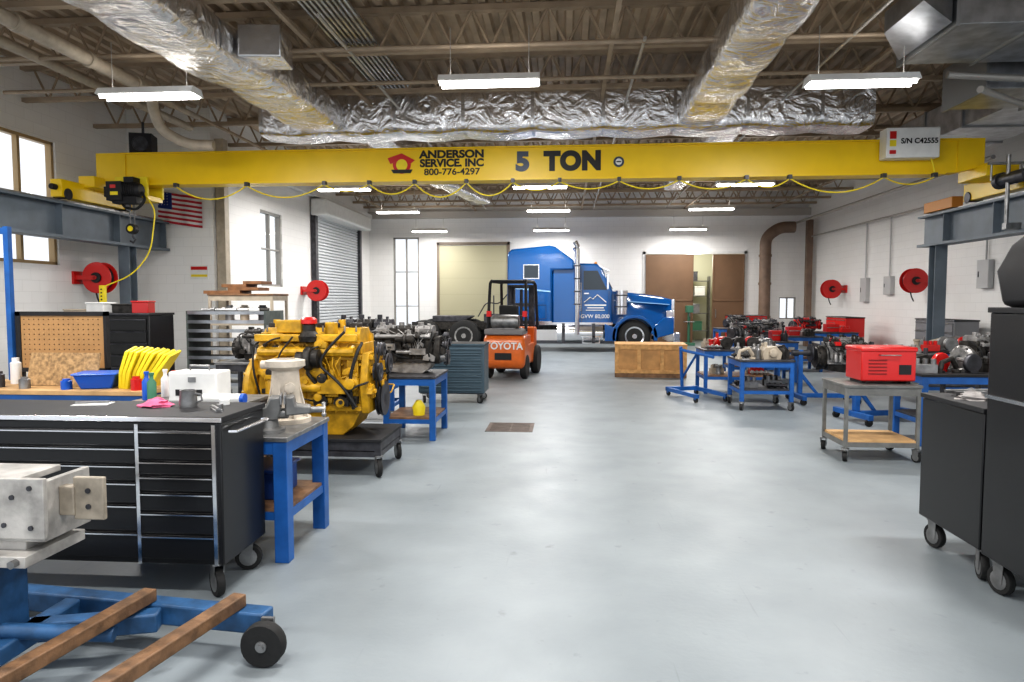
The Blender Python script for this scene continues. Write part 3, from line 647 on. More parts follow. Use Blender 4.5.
    g=G(CHROME); g.box(-.42,1.5,s*1.06-.01,s*1.06+.01,.86,.94); part(T,'cab_skirt_trim',g)
    g=G(DSTEEL); g.box(-1.6,-.6,s*1.176-.004,s*1.176+.004,1.05,1.06); g.box(-1.6,-.6,s*1.176-.004,s*1.176+.004,1.49,1.5); g.box(-1.6,-1.59,s*1.176-.004,s*1.176+.004,1.05,1.5); g.box(-.61,-.6,s*1.176-.004,s*1.176+.004,1.05,1.5); part(T,'luggage_hatch',g)
    g=G(CHROME); g.box(3.2,3.42,s*.84-.12,s*.84+.12,1.1,1.32); g.mat(LENS); g.box(3.42,3.44,s*.84-.1,s*.84+.1,1.12,1.3); part(T,'headlight',g,.01)
    for xx in (-3.25,-4.6):
        wheel(T,(xx,s*1.02,.5),.5,.28,ALU); wheel(T,(xx,s*.68,.5),.5,.28,ALU)
g=G(GLASSD)
g.rings([[(1.165,-.95,2.64),(1.165,.95,2.64),(1.18,.95,2.64),(1.18,-.95,2.64)],[(1.49,-.95,2.0),(1.49,.95,2.0),(1.51,.95,2.0),(1.51,-.95,2.0)]]); part(T,'windshield',g)
g=G(CHROME); g.prism([(1.05,2.76),(1.4,2.6),(1.4,2.56),(1.05,2.7)],'y',-1.02,1.02); part(T,'sun_visor',g)
g=G(CHROME); g.box(3.4,3.5,-.62,.62,.72,1.68)
for i in range(16): g.box(3.5,3.52,-.56+i*.073,-.54+i*.073,.75,1.64)
part(T,'grille',g,.01)
g=G(CHROME); g.box(3.38,3.6,-1.22,1.22,.28,.64); part(T,'bumper',g,.03)
g=G(GREASE)
for s in (-1,1): g.box(-5.1,3.3,s*.42-.04,s*.42+.04,.68,.93)
for xx in (-5.05,-3.9,-2.5,-1.0,1,3): g.box(xx-.05,xx+.05,-.42,.42,.72,.9)
for xx in (-3.25,-4.6): g.cyl((xx,-1,.5),(xx,1,.5),.1); g.sph((xx,0,.5),.25); g.box(xx-.05,xx+.05,-.42,.42,.5,.75)
g.cyl((2.19,-1,.5),(2.19,1,.5),.07); g.box(2.15,2.23,-.42,.42,.5,.75); part(T,'chassis_frame',g)
g=G(DSTEEL); g.prism([(-4.4,.93),(-3.4,.93),(-3.1,1.08),(-3.1,1.13),(-4.4,1.13)],'y',-.45,.45); part(T,'fifth_wheel',g,.02)
g=G(DSTEEL); g.box(-2.6,-2.0,-1.1,-.4,.93,1.2); g.cyl((-2.3,-.9,1.2),(-2.3,-.9,1.8),.02); g.tube(arcpath([(-1.86,-.3,1.9),(-2.2,-.3,1.5),(-2.6,-.3,1.6),(-2.9,-.2,1.1)]),.02); part(T,'air_tank',g)
g=G(WHITE); g.tube([(.6,-1.062,1.58),(.8,-1.062,1.74),(.88,-1.062,1.68),(1.02,-1.062,1.82),(1.3,-1.062,1.58)],.016,5); part(T,'door_logo',g,label='white mountain outline logo')
for x0,x1,z0,z1 in ((.62,1.3,1.47,1.51),(.7,1.22,1.39,1.42),(.66,1.26,1.32,1.34)):
    g=G(WHITE); g.box(x0,x1,-1.066,-1.056,z0,z1); part(T,'door_stripe',g)
text('GVW 80,000',.17,(.95,-1.07,1.13),WHITE,T,bold=.0)
for y in (-.6,-.3,0,.3,.6): g=G(M('amber',(.8,.3,.02),.3)); g.sph((.98,y,2.84),.045); part(T,'marker_light',g)

# ================= FORKLIFT =================
T=top('forklift','orange counterbalance forklift with black overhead guard seen from behind','forklift',(-1.14,14.9,0),math.radians(-8)); T.scale=(.88,.95,1)
g=G(ORNG); g.prism([(-.98,.3),(-.98,.72),(-.93,.92),(-.5,.98),(-.42,.94),(-.42,.25),(-.85,.22)],'x',-.5,.5); part(T,'counterweight',g,.09)
g=G(M('forklift_grey',(.2,.19,.19),.5)); g.box(-.47,.47,-.96,-.42,.93,1.05); part(T,'rear_deck',g,.03)
g=G(RBLACK); g.box(-.2,.2,-1.0,-.96,.42,.56); part(T,'vent_slot',g)
text('TOYOTA',.2,(.02,-1.0,.7),WHITE,T,sx=1.1,bold=.005)
g=G(ORNG); g.box(-.46,.46,-.42,.45,.3,.72); g.box(-.44,.44,-.42,.1,.72,.9); g.box(-.46,.46,.45,.75,.3,1.05); part(T,'body',g,.03)
g=G(RBLACK); g.box(-.25,.25,-.35,.1,.9,1.05); g.prism([(-.4,1.02),(-.3,1.02),(-.38,1.55),(-.46,1.53)],'x',-.24,.24); part(T,'seat',g,.03)
g=G(BLACKM)
for s in (-1,1): g.tube([(s*.47,-.62,1.0),(s*.44,-.5,2.0),(s*.42,-.45,2.05),(s*.42,.55,2.05),(s*.45,.62,1.98),(s*.47,.8,1.0)],.038,8)
g.tube([(-.42,-.45,2.05),(.42,-.45,2.05)],.03); g.tube([(-.42,.55,2.05),(.42,.55,2.05)],.03)
for i in range(7): g.box(-.42,.42,-.35+i*.14,-.31+i*.14,2.03,2.06)
part(T,'overhead_guard',g)
g=G(STEEL); g.lathe((-.36,-.72,1.2),[(.02,0),(.13,.03),(.15,.1),(.15,.6),(.13,.68),(.02,.71)],'x',18); g.box(-.25,.25,-.8,-.64,1.02,1.07); part(T,'gas_tank',g)
g=G(DSTEEL)
for s in (-1,1): g.box(s*.3-.05,s*.3+.05,.92,1.05,.1,2.0); g.box(s*.22-.03,s*.22+.03,1.0,1.1,.1,1.95)
for z in (.4,1.1,1.5,1.92): g.box(-.35,.35,.95,1.05,z,z+.08)
g.box(-.45,.45,1.08,1.14,.15,.5); g.cyl((0,.97,.3),(0,.97,1.9),.04); part(T,'mast',g)
for s in (-1,1):
    g=G(DSTEEL); g.prism([(1.14,.06),(2.1,.06),(2.1,.075),(1.19,.11),(1.19,.55),(1.14,.55)],'x',s*.25-.05,s*.25+.05); part(T,'fork',g)
    wheel(T,(s*.46,.62,.32),.32,.2,WHITE,ax='x'); wheel(T,(s*.44,-.62,.26),.26,.16,WHITE,ax='x')
    g=G(M('tail_red',(.7,.02,.02),.3)); g.box(s*.44-.05,s*.44+.05,-.66,-.56,1.3,1.42); part(T,'tail_light',g)
g=G(RBLACK); g.torus((0,.3,1.3),.16,.015,'z',20,6); g.cyl((0,.3,1.3),(0,.5,1.0),.03); g.box(-.15,.15,.29,.31,1.29,1.31); part(T,'steering_wheel',g)
# crate
T=top('wooden_crate','light plywood shipping crate on a pallet base','crate',(1.85,15.1,0),math.radians(-4))
for y in (-.4,0,.4): g=G(WOOD); g.box(-.75,.75,y-.05,y+.05,0,.09); part(T,'pallet_runner',g)
g=G(M('crate_ply',(.56,.3,.11),.6,n=.3,ns=5)); g.box(-.72,.72,-.44,.44,.1,.67); part(T,'crate_panel',g,.005)
g=G(M('pine',(.66,.37,.14),.6,n=.3,ns=12)); g.box(-.76,.76,-.48,.48,.68,.71)
for y in (-.47,.44):
    g.box(-.75,.75,y,y+.03,.09,.17); g.box(-.75,.75,y,y+.03,.6,.68)
    for x in (-.75,-.28,.2,.67): g.box(x,x+.08,y,y+.03,.17,.6)
part(T,'crate_frame',g)

# ================= NEAR LEFT =================
big=toolcab('tool_chest','large black rolling tool chest with chrome drawer handles',(-2.8,3.78,0),0,1.9,.52,.2,.99,[(.765,[1,1,1,1.3,1.6,1.6]),(.235,[1,1,1,1.1,1.3,1.5,1.7])],cr=.08,hw=.014)
g=G(CHROME); g.tube([(.965,-.2,.93),(1.0,-.2,.93),(1.0,.2,.93),(.965,.2,.93)],.01); part(big,'side_handle',g)
def blob(name,label,cat,loc,r,h,mat,seed=1,jag=.35):
    rn=random.Random(seed); g=G(mat); rs=[]
    for i in range(7):
        t=i/6; rr=r*math.cos(t*math.pi/2)**.6 if i<6 else .004
        rs.append([(rr*(1+rn.uniform(-jag,jag))*math.cos(2*math.pi*j/14),rr*(1+rn.uniform(-jag,jag))*math.sin(2*math.pi*j/14)*.7,h*t*(1+rn.uniform(-.2,.2)) if i else 0) for j in range(14)])
    g.rings(rs); solo(name,label,cat,g,loc)
blob('shop_rag','crumpled pink shop rag on the black tool chest','rag',(-2.42,3.85,1.02),.09,.05,PINK,3)
T=top('metal_mug','dented steel mug with handle on the tool chest','mug',(-2.22,3.85,1.02))
g=G(STEEL); g.lathe((0,0,0),[(.05,0),(.052,.02),(.045,.09),(.047,.1),(.04,.1),(.04,.015),(.001,.015)],'z',18); part(T,'mug_body',g)
g=G(STEEL); g.tube([(.045,0,.08),(.08,0,.075),(.085,0,.04),(.048,0,.025)],.006,6); part(T,'handle',g)
g=G(STEEL); g.box(-.02,.02,-.06,.06,0,.012); g.cyl((0,-.06,.012),(0,.1,.012),.012); g.lathe((.03,.05,.0),[(.02,0),(.02,.03)],'z',10); solo('hand_tool','small steel clamp tool lying on the tool chest','tool',g,(-1.98,3.72,1.02),.7)
g=G(WHITE); g.box(-.1,.1,-.06,.06,0,.004); g.mat(STEEL); g.cyl((-.1,.0,.01),(.08,.03,.01),.007); solo('paper_sheet','white paper with a pen on the tool chest','paper',g,(-2.85,3.9,1.02),.2)
g=G(WHITE); g.lathe((0,0,0),[(.03,0),(.03,.03),(.02,.04)],'z',12); solo('bottle_cap','small white cap on the tool chest','cap',g,(-2.05,3.95,1.02))
T=top('engine_stand','scuffed blue engine stand with worn steel mounting plates and wheels','engine stand',(-2.6,3.02,0))
def beam(g,a,b,w,z0,z1):
    a=Vector(a);b=Vector(b); d=(b-a).normalized(); n=Vector((-d.y,d.x,0))*w/2
    g.rings([[(q.x,q.y,z) for q in (a-n,b-n,b+n,a+n)] for z in (z0,z1)])
g=G(BLUED); beam(g,(-.5,.2,0),(1.22,.0,0),.1,.1,.2); beam(g,(-.5,-.35,0),(.7,-.02,0),.09,.1,.19); beam(g,(.2,.13,0),(.2,-.5,0),.09,.11,.19); part(T,'base_frame',g,.01)
g=G(BLUED); g.box(.04,.17,-.34,-.16,.1,.54); part(T,'post',g,.01)
g=G(BLUED); g.cyl((-.1,-.38,.25),(.6,-.2,.16),.035); part(T,'brace_tube',g)
WH=M('worn_white',(.5,.48,.45),.45,.2,n=.5,ns=7,b=.15)
g=G(WH); g.box(-.1,.42,-.36,-.335,.64,.9); part(T,'mounting_plate',g,.004,label='worn grey-white steel plate with bolt holes')
g=G(WH); g.box(-.1,.4,-.335,-.05,.62,.65); g.box(-.1,.36,-.4,-.04,.53,.58); g.box(-.05,.3,-.32,-.08,.57,.63); g.box(.37,.4,-.335,-.05,.65,.88); part(T,'mounting_bracket',g,.004)
g=G(M('stained_plate',(.4,.35,.28),.5,.2,n=.5,ns=8)); g.box(.46,.6,-.24,-.215,.69,.88); g.box(.4,.47,-.25,-.2,.71,.84); part(T,'side_plate',g,.006)
g=G(WH); g.box(-.1,.3,-.335,-.1,.87,.9); part(T,'top_plate',g,.004)
for x,z in ((.05,.69),(.36,.69),(.05,.86),(.36,.86),(.2,.78),(.28,.82),(.12,.73),(.24,.7)):
    g=G(DSTEEL); g.cyl((x,-.366,z),(x,-.35,z),.011,seg=10); part(T,'bolt',g)
for z in (.75,.82): g=G(DSTEEL); g.cyl((.53,-.245,z),(.53,-.235,z),.012,seg=10); part(T,'bolt',g)
g=G(STEEL); g.cyl((.32,-.43,.555),(.32,-.4,.555),.018,seg=6); part(T,'bolt',g)
g=G(RUB); x,y=1.25,-.12; g.lathe((x,y,.1),[(.06,-.03),(.095,-.03),(.1,-.02),(.1,.02),(.095,.03),(.06,.03)],'y',24); g.mat(STEEL); g.lathe((x,y,.1),[(.001,-.035),(.025,-.035),(.03,-.02),(.065,-.015),(.07,-.03),(.07,.03),(.001,.03)],'y',20); g.cyl((x,y-.045,.1),(x,y+.1,.1),.015); g.box(x-.03,x+.03,y+.04,y+.06,.08,.2); part(T,'wheel',g)
g=G(RUB); g.lathe((-.45,.1,.1),[(.05,-.03),(.1,-.03),(.1,.03),(.05,.03)],'y',24); part(T,'wheel',g)
for x,y,yaw,lab in ((-1.6,2.7,math.radians(-11),'brown wooden beam resting on the blue stand base'),(-2.04,2.72,math.radians(-8),'dark brown wooden beam resting on the blue stand base')):
    g=G(M('timber_beam',(.2,.11,.055),.6,n=.55,ns=14,b=.3)); g.box(-.035,.035,-.6,.36,0,.06); solo('wooden_beam',lab,'wood beam',g,(x,y,.203),yaw,.006,group='wooden beams')
table('workbench','heavy blue steel workbench with wooden lower shelf',(-2.21,4.44,0),0,.98,.74,.8,t=.09,shelf=.32,tm=STEEL)
g=G(M('navy_tub',(.02,.06,.22),.4)); g.box(-.22,.22,-.18,.18,0,.18); g.box(-.24,.24,-.2,.2,.18,.2); solo('storage_tub','dark blue tub on the bench shelf','tub',g,(-2.1,4.45,.34),bevel=.01)
T=top('bench_vise','grey cast-iron bench vise with swivel base','vise',(-1.92,4.24,.8),math.radians(20)); T.scale=(1.15,1.15,1.15)
V=M('vise_grey',(.22,.22,.215),.42,.5,n=.4)
g=G(V); g.lathe((0,0,0),[(.1,0),(.1,.02),(.07,.03),(.06,.07)],'z',18); part(T,'base',g)
g=G(V); g.prism([(-.14,.07),(.06,.07),(.08,.13),(.08,.2),(.02,.2),(.0,.15),(-.14,.13)],'y',-.06,.06); part(T,'fixed_jaw',g,.01)
g=G(V); g.prism([(.1,.09),(.24,.1),(.24,.14),(.16,.15),(.15,.2),(.1,.2)],'y',-.055,.055); g.cyl((.0,0,.1),(.12,0,.1),.03); part(T,'moving_jaw',g,.01)
for xx in (.075,.095): g=G(STEEL); g.box(xx,xx+.01,-.07,.07,.16,.21); part(T,'jaw_face',g)
g=G(STEEL); g.cyl((.24,0,.115),(.32,0,.115),.018); g.cyl((.31,-.1,.1),(.31,.1,.13),.008); g.sph((.31,-.1,.1),.014); g.sph((.31,.1,.13),.014); part(T,'screw_handle',g)
g=G(CREAM); g.lathe((0,0,0),[(.17,0),(.17,.03),(.13,.04),(.12,.12),(.105,.2),(.095,.3),(.09,.36),(.12,.38),(.135,.39),(.135,.43),(.09,.44),(.07,.44),(.07,.38)],'z',30)
for a in range(8):
    t=a*math.pi/4; g.X=R(z=t); g.prism([(.08,.1),(.15,.03),(.16,.03),(.09,.3)],'y',-.008,.008)
g.X=Matrix.Identity(4); g.cyl((-.16,-.02,.4),(-.1,-.02,.4),.03); g.cyl((.08,-.12,.25),(.05,-.05,.25),.035)
solo('bell_housing','cream ribbed cast housing standing on the blue workbench','machine part',g,(-1.95,4.62,.8))

# yellow engine + cart
table('engine_cart','low steel engine cart with plank deck on casters',(-2.4,6.55,0),0,1.4,.8,.36,lm=DSTEEL,tm=BLACKM,shelf=.24,sm=None,t=.06,cas=.085,cat='cart')
E=engine('diesel_engine','large yellow six-cylinder diesel engine on a steel cart',(-2.42,6.55,.36),0,1.02,.92,1.1,EYEL,EYEL,fit=85,ce=EYEL,fs=.62,mats=(EYEL,EYEL,EYEL,EYEL,EYEL,GREASE))
for i in range(6): g=G(GREASE); g.box(-.47+i*.16,-.38+i*.16,-.08,.08,1.02,1.07); part(E,'injector_cap',g,.01)
g=G(EYEL); g.box(-.3,-.05,-.3,-.12,.98,1.1); g.cyl((.2,-.2,.95),(.2,-.2,1.08),.06); part(E,'rocker_box',g,.01)
for pth,rr in (([(.4,-.42,1.0),(.25,-.44,.85),(.15,-.44,.7),(.38,-.44,.5),(.5,-.42,.3)],.013),([(.62,-.2,.9),(.66,-.3,.6),(.63,.0,.4)],.012),([(-.1,-.4,.95),(-.25,-.44,.75),(-.2,-.43,.45)],.008)):
    g=G(BLACKM); g.tube(arcpath(pth),rr); part(E,'hose',g)
g=G(RED); g.lathe((.02,-.3,1.06),[(.05,0),(.075,.01),(.075,.05),(.05,.07),(.001,.07)],'z',20); part(E,'turbo_cap',g,label='red plastic cap')
g=G(GREASE); g.lathe((.02,-.3,.9),[(.09,0),(.1,.05),(.06,.1),(.06,.16)],'z',18); part(E,'turbo_inlet',g)
g=G(EYEL); g.box(-.5,.48,-.34,-.28,.9,.97); part(E,'intake_manifold',g,.01)
table('work_table','blue steel work table with wooden shelf',(-1.82,8.25,0),0,.62,.85,.76,t=.07,shelf=.25,tm=DSTEEL)
engine('small_engine','greasy grey engine block on a blue table',(-1.95,8.3,.76),0,.75,.6,.62,GREASE,ALU,fit=22)
g=G(BYEL); g.lathe((0,0,0),[(.07,0),(.08,.1),(.05,.15),(.03,.18)],'z',16); solo('yellow_jug','yellow plastic jug on the table shelf','jug',g,(-1.75,8.05,.27))
engine('gearbox_engine','dark engine with transmission standing on a wheeled stand',(-2.75,9.3,.55),0,.8,.65,.9,GREASE,DSTEEL,trans=True)
table('engine_cart','low blue engine cart behind the table',(-2.9,9.3,0),0,1.2,.6,.55,lm=BLUE,tm=DSTEEL,shelf=.25,sm=None,t=.05,cas=.06,cat='cart')
toolcab('tool_cabinet','slate-blue multi-drawer rolling cabinet beside the forklift',(-1.8,11.0,0),0,1.06,.6,.17,.93,[(1,[1]*8)],SLATE,cr=.06,trim=SLATE,posts=False)

# ================= LEFT WALL BENCHES =================
T=table('pegboard_workbench','blue-framed wooden workbench with pegboard back',(-4.5,5.85,0),0,1.9,.75,.88,tm=PLY,t=.06,shelf=.3,tt=.04)
g=G(BLUE); g.box(-.84,-.79,.3,.35,.88,2.35); part(T,'upright',g)
g=G(BLUE); g.box(-1.3,-.84,.31,.34,2.28,2.34); part(T,'top_arm',g)
g=G(PEG); g.box(-.72,.12,.33,.35,1.0,1.5)
g.mat(RBLACK)
for i in range(16):
    for j in range(10): g.box(-.69+i*.05,-.682+i*.05,.326,.331,1.03+j*.048,1.038+j*.048)
g.mat(BLACKM); g.box(-.77,-.72,.32,.37,.88,1.54); g.box(.12,.15,.32,.37,.88,1.54); g.box(-.77,.15,.32,.37,1.5,1.54); g.box(-.77,.15,.32,.37,.96,1.0); part(T,'pegboard_panel',g)
g=G(OSB); g.X=R(x=-.25); g.box(-.33,.33,0,.015,0,.3); solo('osb_sheet','leaning piece of oriented strand board on the bench','board',g,(-4.5,5.75,.885))
g=G(BINB); g.rings([[(-.12,-.1,0),(.12,-.1,0),(.12,.1,0),(-.12,.1,0)],[(-.17,-.14,.13),(.17,-.14,.13),(.17,.14,.13),(-.17,.14,.13)]]); g.box(-.18,.18,-.15,.15,.12,.14); solo('plastic_bin','blue plastic parts bin on the bench','bin',g,(-4.08,5.68,.88),.3,.01)
T=top('belt_bundle','fanned bundle of bright yellow lifting straps on the bench','straps',(-3.78,5.78,.88),.3)
for i in range(9):
    g=G(BYEL); g.X=Matrix.Translation((i*.03-.12,0,0))@R(y=.15+i*.045); w=.13+.02*(i%3)
    g.rings([[(-.014,-w,0),(.014,-w,0),(.014,w,0),(-.014,w,0)],[(-.02,-w-.03,.15),(.008,-w-.03,.15),(.008,w+.03,.17),(-.02,w+.03,.17)],[(-.002,-w,.33),(.024,-w,.33),(.024,w,.36),(-.002,w,.36)]]); part(T,'strap',g,.004)
toolcab('tool_cabinet','tall black tool cabinet with drawers against the wall benches',(-5.9,8.7,0),0,1.1,.55,.14,1.45,[(.5,[1]*8),(.5,[1]*8)],BLACK,cr=.05,trim=DSTEEL,posts=False)
toolcab('tool_cabinet','low black tool cabinet near the wall',(-7.3,10.2,0),0,1.4,.55,.14,1.3,[(.5,[1]*7),(.5,[1]*7)],BLACK,cr=.05,trim=DSTEEL,posts=False)
for i,(x,y,z,c,w,h) in enumerate(((-6.2,8.7,1.48,WHITE,.12,.12),(-5.85,8.75,1.48,GREASE,.15,.1),(-5.6,8.7,1.48,RED,.1,.14),(-7.6,10.2,1.33,BEIGE,.2,.16),(-7.1,10.2,1.33,STEEL,.18,.2),(-6.8,10.15,1.33,BINB,.1,.12))):
    g=G(c); g.box(-w,w,-.12,.12,0,h); g.box(-w-.01,w+.01,-.13,.13,h,h+.02); solo('parts_box','small parts box on top of a black cabinet','box',g,(x,y,z),.1*i,.005,group='boxes on the black cabinets')
T=top('stock_rack','dark steel rack with stacked sheet-metal trays','rack',(-4.7,9.45,0))
RG=M('rack_green_grey',(.12,.14,.13),.5,n=.3)
for i in range(9):
    g=G(RG); z=.45+i*.125; g.box(-.55,.55,-.3,.3,z,z+.02); g.mat(GALV); g.box(-.55,.55,-.31,-.29,z,z+.045); part(T,'tray',g)
for a in (-1,1):
    g=G(RG); g.box(a*.56-.015,a*.56+.015,-.3,.3,.0,1.5); part(T,'side_panel',g)
for i in range(4):
    g=G((STEEL,ALU,WHITE,GREASE)[i]); g.cyl((-.25,0,.03),(.25,.03,.03),.03); g.lathe((-.1,0,.03),[(.045,0),(.045,.05)],'x',12); solo('metal_shaft','round metal bar stored on the tray rack','shaft',g,(-4.85+.1*i,9.25+.12*i,1.475),.1*i,group='bars on the tray rack')
T=table('tool_trolley','tall steel trolley with a plank top',(-5.1,10.7,0),0,1.05,.6,1.75,lm=BEIGE,tm=WOOD,shelf=1.3,sm=WOOD,t=.04,cas=.06,cat='trolley')
for i,(x,w) in enumerate(((-.2,.6),(.15,.5),(0,.4),(.3,.3))):
    g=G(M('stained_wood',(.3,.14,.06),.5,n=.4)); g.box(-w/2,w/2,-.2,.2,0,.05); solo('wood_plank','reddish wooden plank stacked on the trolley','plank',g,(-5.2+x,10.6,1.75+i*.05),bevel=.003,group='planks on the trolley')
for i,(x,c) in enumerate(((-5.4,STEEL),(-5.15,BEIGE),(-4.85,DSTEEL))):
    g=G(c); g.cyl((0,0,0),(0,0,.22),.07); g.cyl((0,0,.22),(0,0,.25),.05); solo('metal_canister','small metal canister on the trolley shelf','canister',g,(x,10.65,1.32),group='canisters on the trolley')
table('work_table','grey steel work table holding a white toolbox',(-3.0,5.35,0),0,.95,.6,.84,lm=DSTEEL,tm=STEEL,shelf=.3,t=.05)
T=top('metal_box','white steel tool box on the grey table','box',(-2.95,5.3,.84))
g=G(WHITE); g.box(-.2,.2,-.12,.12,0,.24); part(T,'box_body',g,.012)
g=G(STEEL); g.tube([(-.08,0,.24),(-.08,0,.28),(.08,0,.28),(.08,0,.24)],.008); part(T,'handle',g)
g=G(STEEL); g.box(-.03,.03,-.13,-.12,.16,.2); part(T,'latch',g)
g=G(BLACKM); g.box(-.14,.08,-.123,-.12,.05,.1); part(T,'label_plate',g)
g=G(WHITE); g.cyl((0,0,.04),(.3,0,.04),.04,seg=18); g.mat(BINB); g.cyl((.3,0,.04),(.33,0,.04),.042,seg=18); solo('white_tube','white plastic tube lying on the table','tube',g,(-2.82,5.12,.84))
for i,(x,c) in enumerate(((-3.3,GREEN),(-3.4,BINB),(-3.22,RED),(-3.35,WHITE))):
    g=G(c); g.lathe((0,0,0),[(.035,0),(.035,.15),(.015,.18),(.015,.21),(.02,.21),(.02,.23)],'z',14); solo('spray_bottle','small workshop bottle on the table','bottle',g,(x,5.2+.09*i,.84),group='bottles on the table')
for i,(x,y,c,h) in enumerate(((-5.2,5.7,RED,.2),(-5.05,5.9,WHITE,.24),(-5.0,5.65,DSTEEL,.14),(-4.05,6.0,BYEL,.2),(-3.75,6.05,WHITE,.22),(-3.66,5.55,RED,.12),(-4.7,5.58,STEEL,.1),(-4.3,5.56,BINB,.09),(-3.95,5.95,GREEN,.26))):
    g=G(c); g.lathe((0,0,0),[(.045,0),(.045,h*.8),(.03,h*.85),(.03,h)],'z',14); solo('shop_can','small workshop can on the wooden bench','can',g,(x,y,.88),group='cans on the bench')
table('parts_cart','grey parts cart loaded with engine pieces',(-3.6,8.2,0),0,1.2,.6,.9,lm=DSTEEL,tm=STEEL,shelf=.4,t=.05,cas=.05,cat='cart')
engine('small_engine','small rusty engine on the parts cart',(-3.6,8.2,.9),0,.7,.5,.42,ALU,GREASE)
def reel(x,y,z,side,lab):
    T=top('hose_reel',lab,'hose reel',(x,y,z),group='red hose reels')
    for yy in (-.11,.09): g=G(RED); g.lathe((0,yy,0),[(.05,0),(.29,0),(.3,.01),(.29,.02),(.05,.02)],'y',28); part(T,'reel_disc',g)
    g=G(BLACKM); g.lathe((0,-.09,0),[(.2,0),(.24,.03),(.24,.15),(.2,.18)],'y',24); g.lathe((0,-.14,0),[(.001,0),(.1,0),(.1,.06)],'y',20); part(T,'hose_coil',g)
    g=G(RED); g.box(min(0,side*.42),max(0,side*.42),-.16,-.13,-.04,.04); g.box(min(0,side*.42),max(0,side*.42),.13,.16,-.04,.04); g.box(min(side*.38,side*.43),max(side*.38,side*.43),-.2,.2,-.12,.12); g.cyl((0,-.16,0),(0,.16,0),.03); part(T,'wall_bracket',g)
    g=G(BLACKM); g.tube([(-.1,-.02,-.2),(-.05,-.02,-.4),(0,-.02,-.5)],.015); part(T,'hose_end',g)
reel(XL+.43,12.6,2.08,-1,'red wall-mounted hose reel near the window'); reel(XS+.43,19.2,1.92,-1,'red wall-mounted hose reel beside the roll-up door')
reel(XR-.43,22.6,2.0,1,'red hose reel mounted on the block wall'); reel(XR-.43,17.4,2.12,1,'red hose reel mounted on the block wall')
FR=M('flag_red',(.5,.03,.05),.8); FW=M('flag_white',(.75,.75,.75),.8); FB=M('flag_blue',(.02,.04,.2),.8)
g=G(FR); g.mat(FW); g.mat(FB)
cols=18; vs=[[g.v((i*.055,-.03+.03*math.sin(i*.9),-j*.05-.008*i)) for i in range(cols+1)] for j in range(14)]
for j in range(13):
    for i in range(cols):
        g.mi=2 if (i<6 and j<7) else (0 if j%2==0 else 1); g.f([vs[j][i],vs[j][i+1],vs[j+1][i+1],vs[j+1][i]])
g.mi=1
for j in range(5):
    for i in range(4): g.box(.035+i*.065,.05+i*.065,-.075,-.07,-.06-j*.06,-.045-j*.06)
solo('american_flag','red, white and blue striped flag hanging on the white wall','flag',g,(-8.72,YS-.01,3.98))

# ================= RIGHT =================
CG=M('cart_grey',(.2,.2,.19),.45,.3,n=.3)
T=table('tool_cart','grey steel rolling cart with plywood lower shelf',(3.22,7.45,0),0,.74,.62,.79,lm=CG,tm=CG,shelf=.2,sm=PLY,t=.035,cas=.05,tt=.03,cat='cart')
T=top('red_toolbox','red steel machine box on top of the grey cart','tool box',(3.3,7.42,.79))
g=G(RED); g.box(-.27,.27,-.2,.2,.03,.36); g.box(-.28,.28,-.21,.21,.33,.38); part(T,'box_body',g,.015)
g=G(BLACKM); g.box(.1,.22,-.204,-.199,.1,.2); part(T,'control_plate',g)
for i in range(5): g=G(M('red_shadow',(.2,.005,.005),.6)); g.box(-.2,-.02,-.206,-.199,.1+i*.035,.112+i*.035); part(T,'vent_slot',g)
for x in (-.22,.22): g=G(BLACKM); g.box(x-.02,x+.02,-.15,.15,0,.03); part(T,'foot',g)
g=G(STEEL); g.tube([(-.1,-.21,.3),(-.1,-.24,.3),(.1,-.24,.3),(.1,-.21,.3)],.006); part(T,'handle',g)
cart=toolcab('tool_cabinet','black rolling tool cart with casters beside a taller cabinet',(2.68,4.42,0),math.radians(90),.68,.56,.2,1.0,[(1,[1,1,1,1.5,2])],BLACK,cr=.08,posts=False)
blob('shop_rag','crumpled grey rag on the black cart','rag',(2.55,4.45,1.03),.1,.05,M('grey_cloth',(.35,.33,.32),.8,b=.4),9)
g=G(STEEL); g.box(-.1,.1,-.03,.03,0,.03); g.cyl((-.15,0,.03),(.15,.05,.03),.012); g.cyl((0,.05,.02),(.1,.15,.02),.015); solo('hand_tool','steel hand tool on the black cart','tool',g,(2.62,4.62,1.03))
tall=toolcab('tool_cabinet','tall glossy black tool cabinet on casters',(2.68,3.66,0),math.radians(90),.74,.6,.2,1.58,[(1,[1,1,1,1,1.5,2,2])],BLACK,cr=.08,posts=False)
g=G(CHROME); g.box(-.37,.37,.3,.312,1.1,1.12); part(tall,'trim_strip',g)
T=top('machine_hood','tall dark rounded machine cover standing on the cabinet','machine',(2.7,3.8,1.61))
g=G(BLACKM); g.rings([[(-.29,-.2,0),(.27,-.2,0),(.27,.2,0),(-.29,.2,0)],[(-.32,-.22,.2),(.27,-.22,.2),(.27,.22,.2),(-.32,.22,.2)],[(-.26,-.2,.34),(.27,-.2,.34),(.27,.2,.34),(-.26,.2,.34)],[(-.14,-.16,.46),(.27,-.16,.48),(.27,.16,.48),(-.14,.16,.46)]]); part(T,'cover',g,.04)
g=G(GLASSD); g.box(-.2,.2,-.235,-.215,.06,.3); part(T,'front_panel',g,.01)
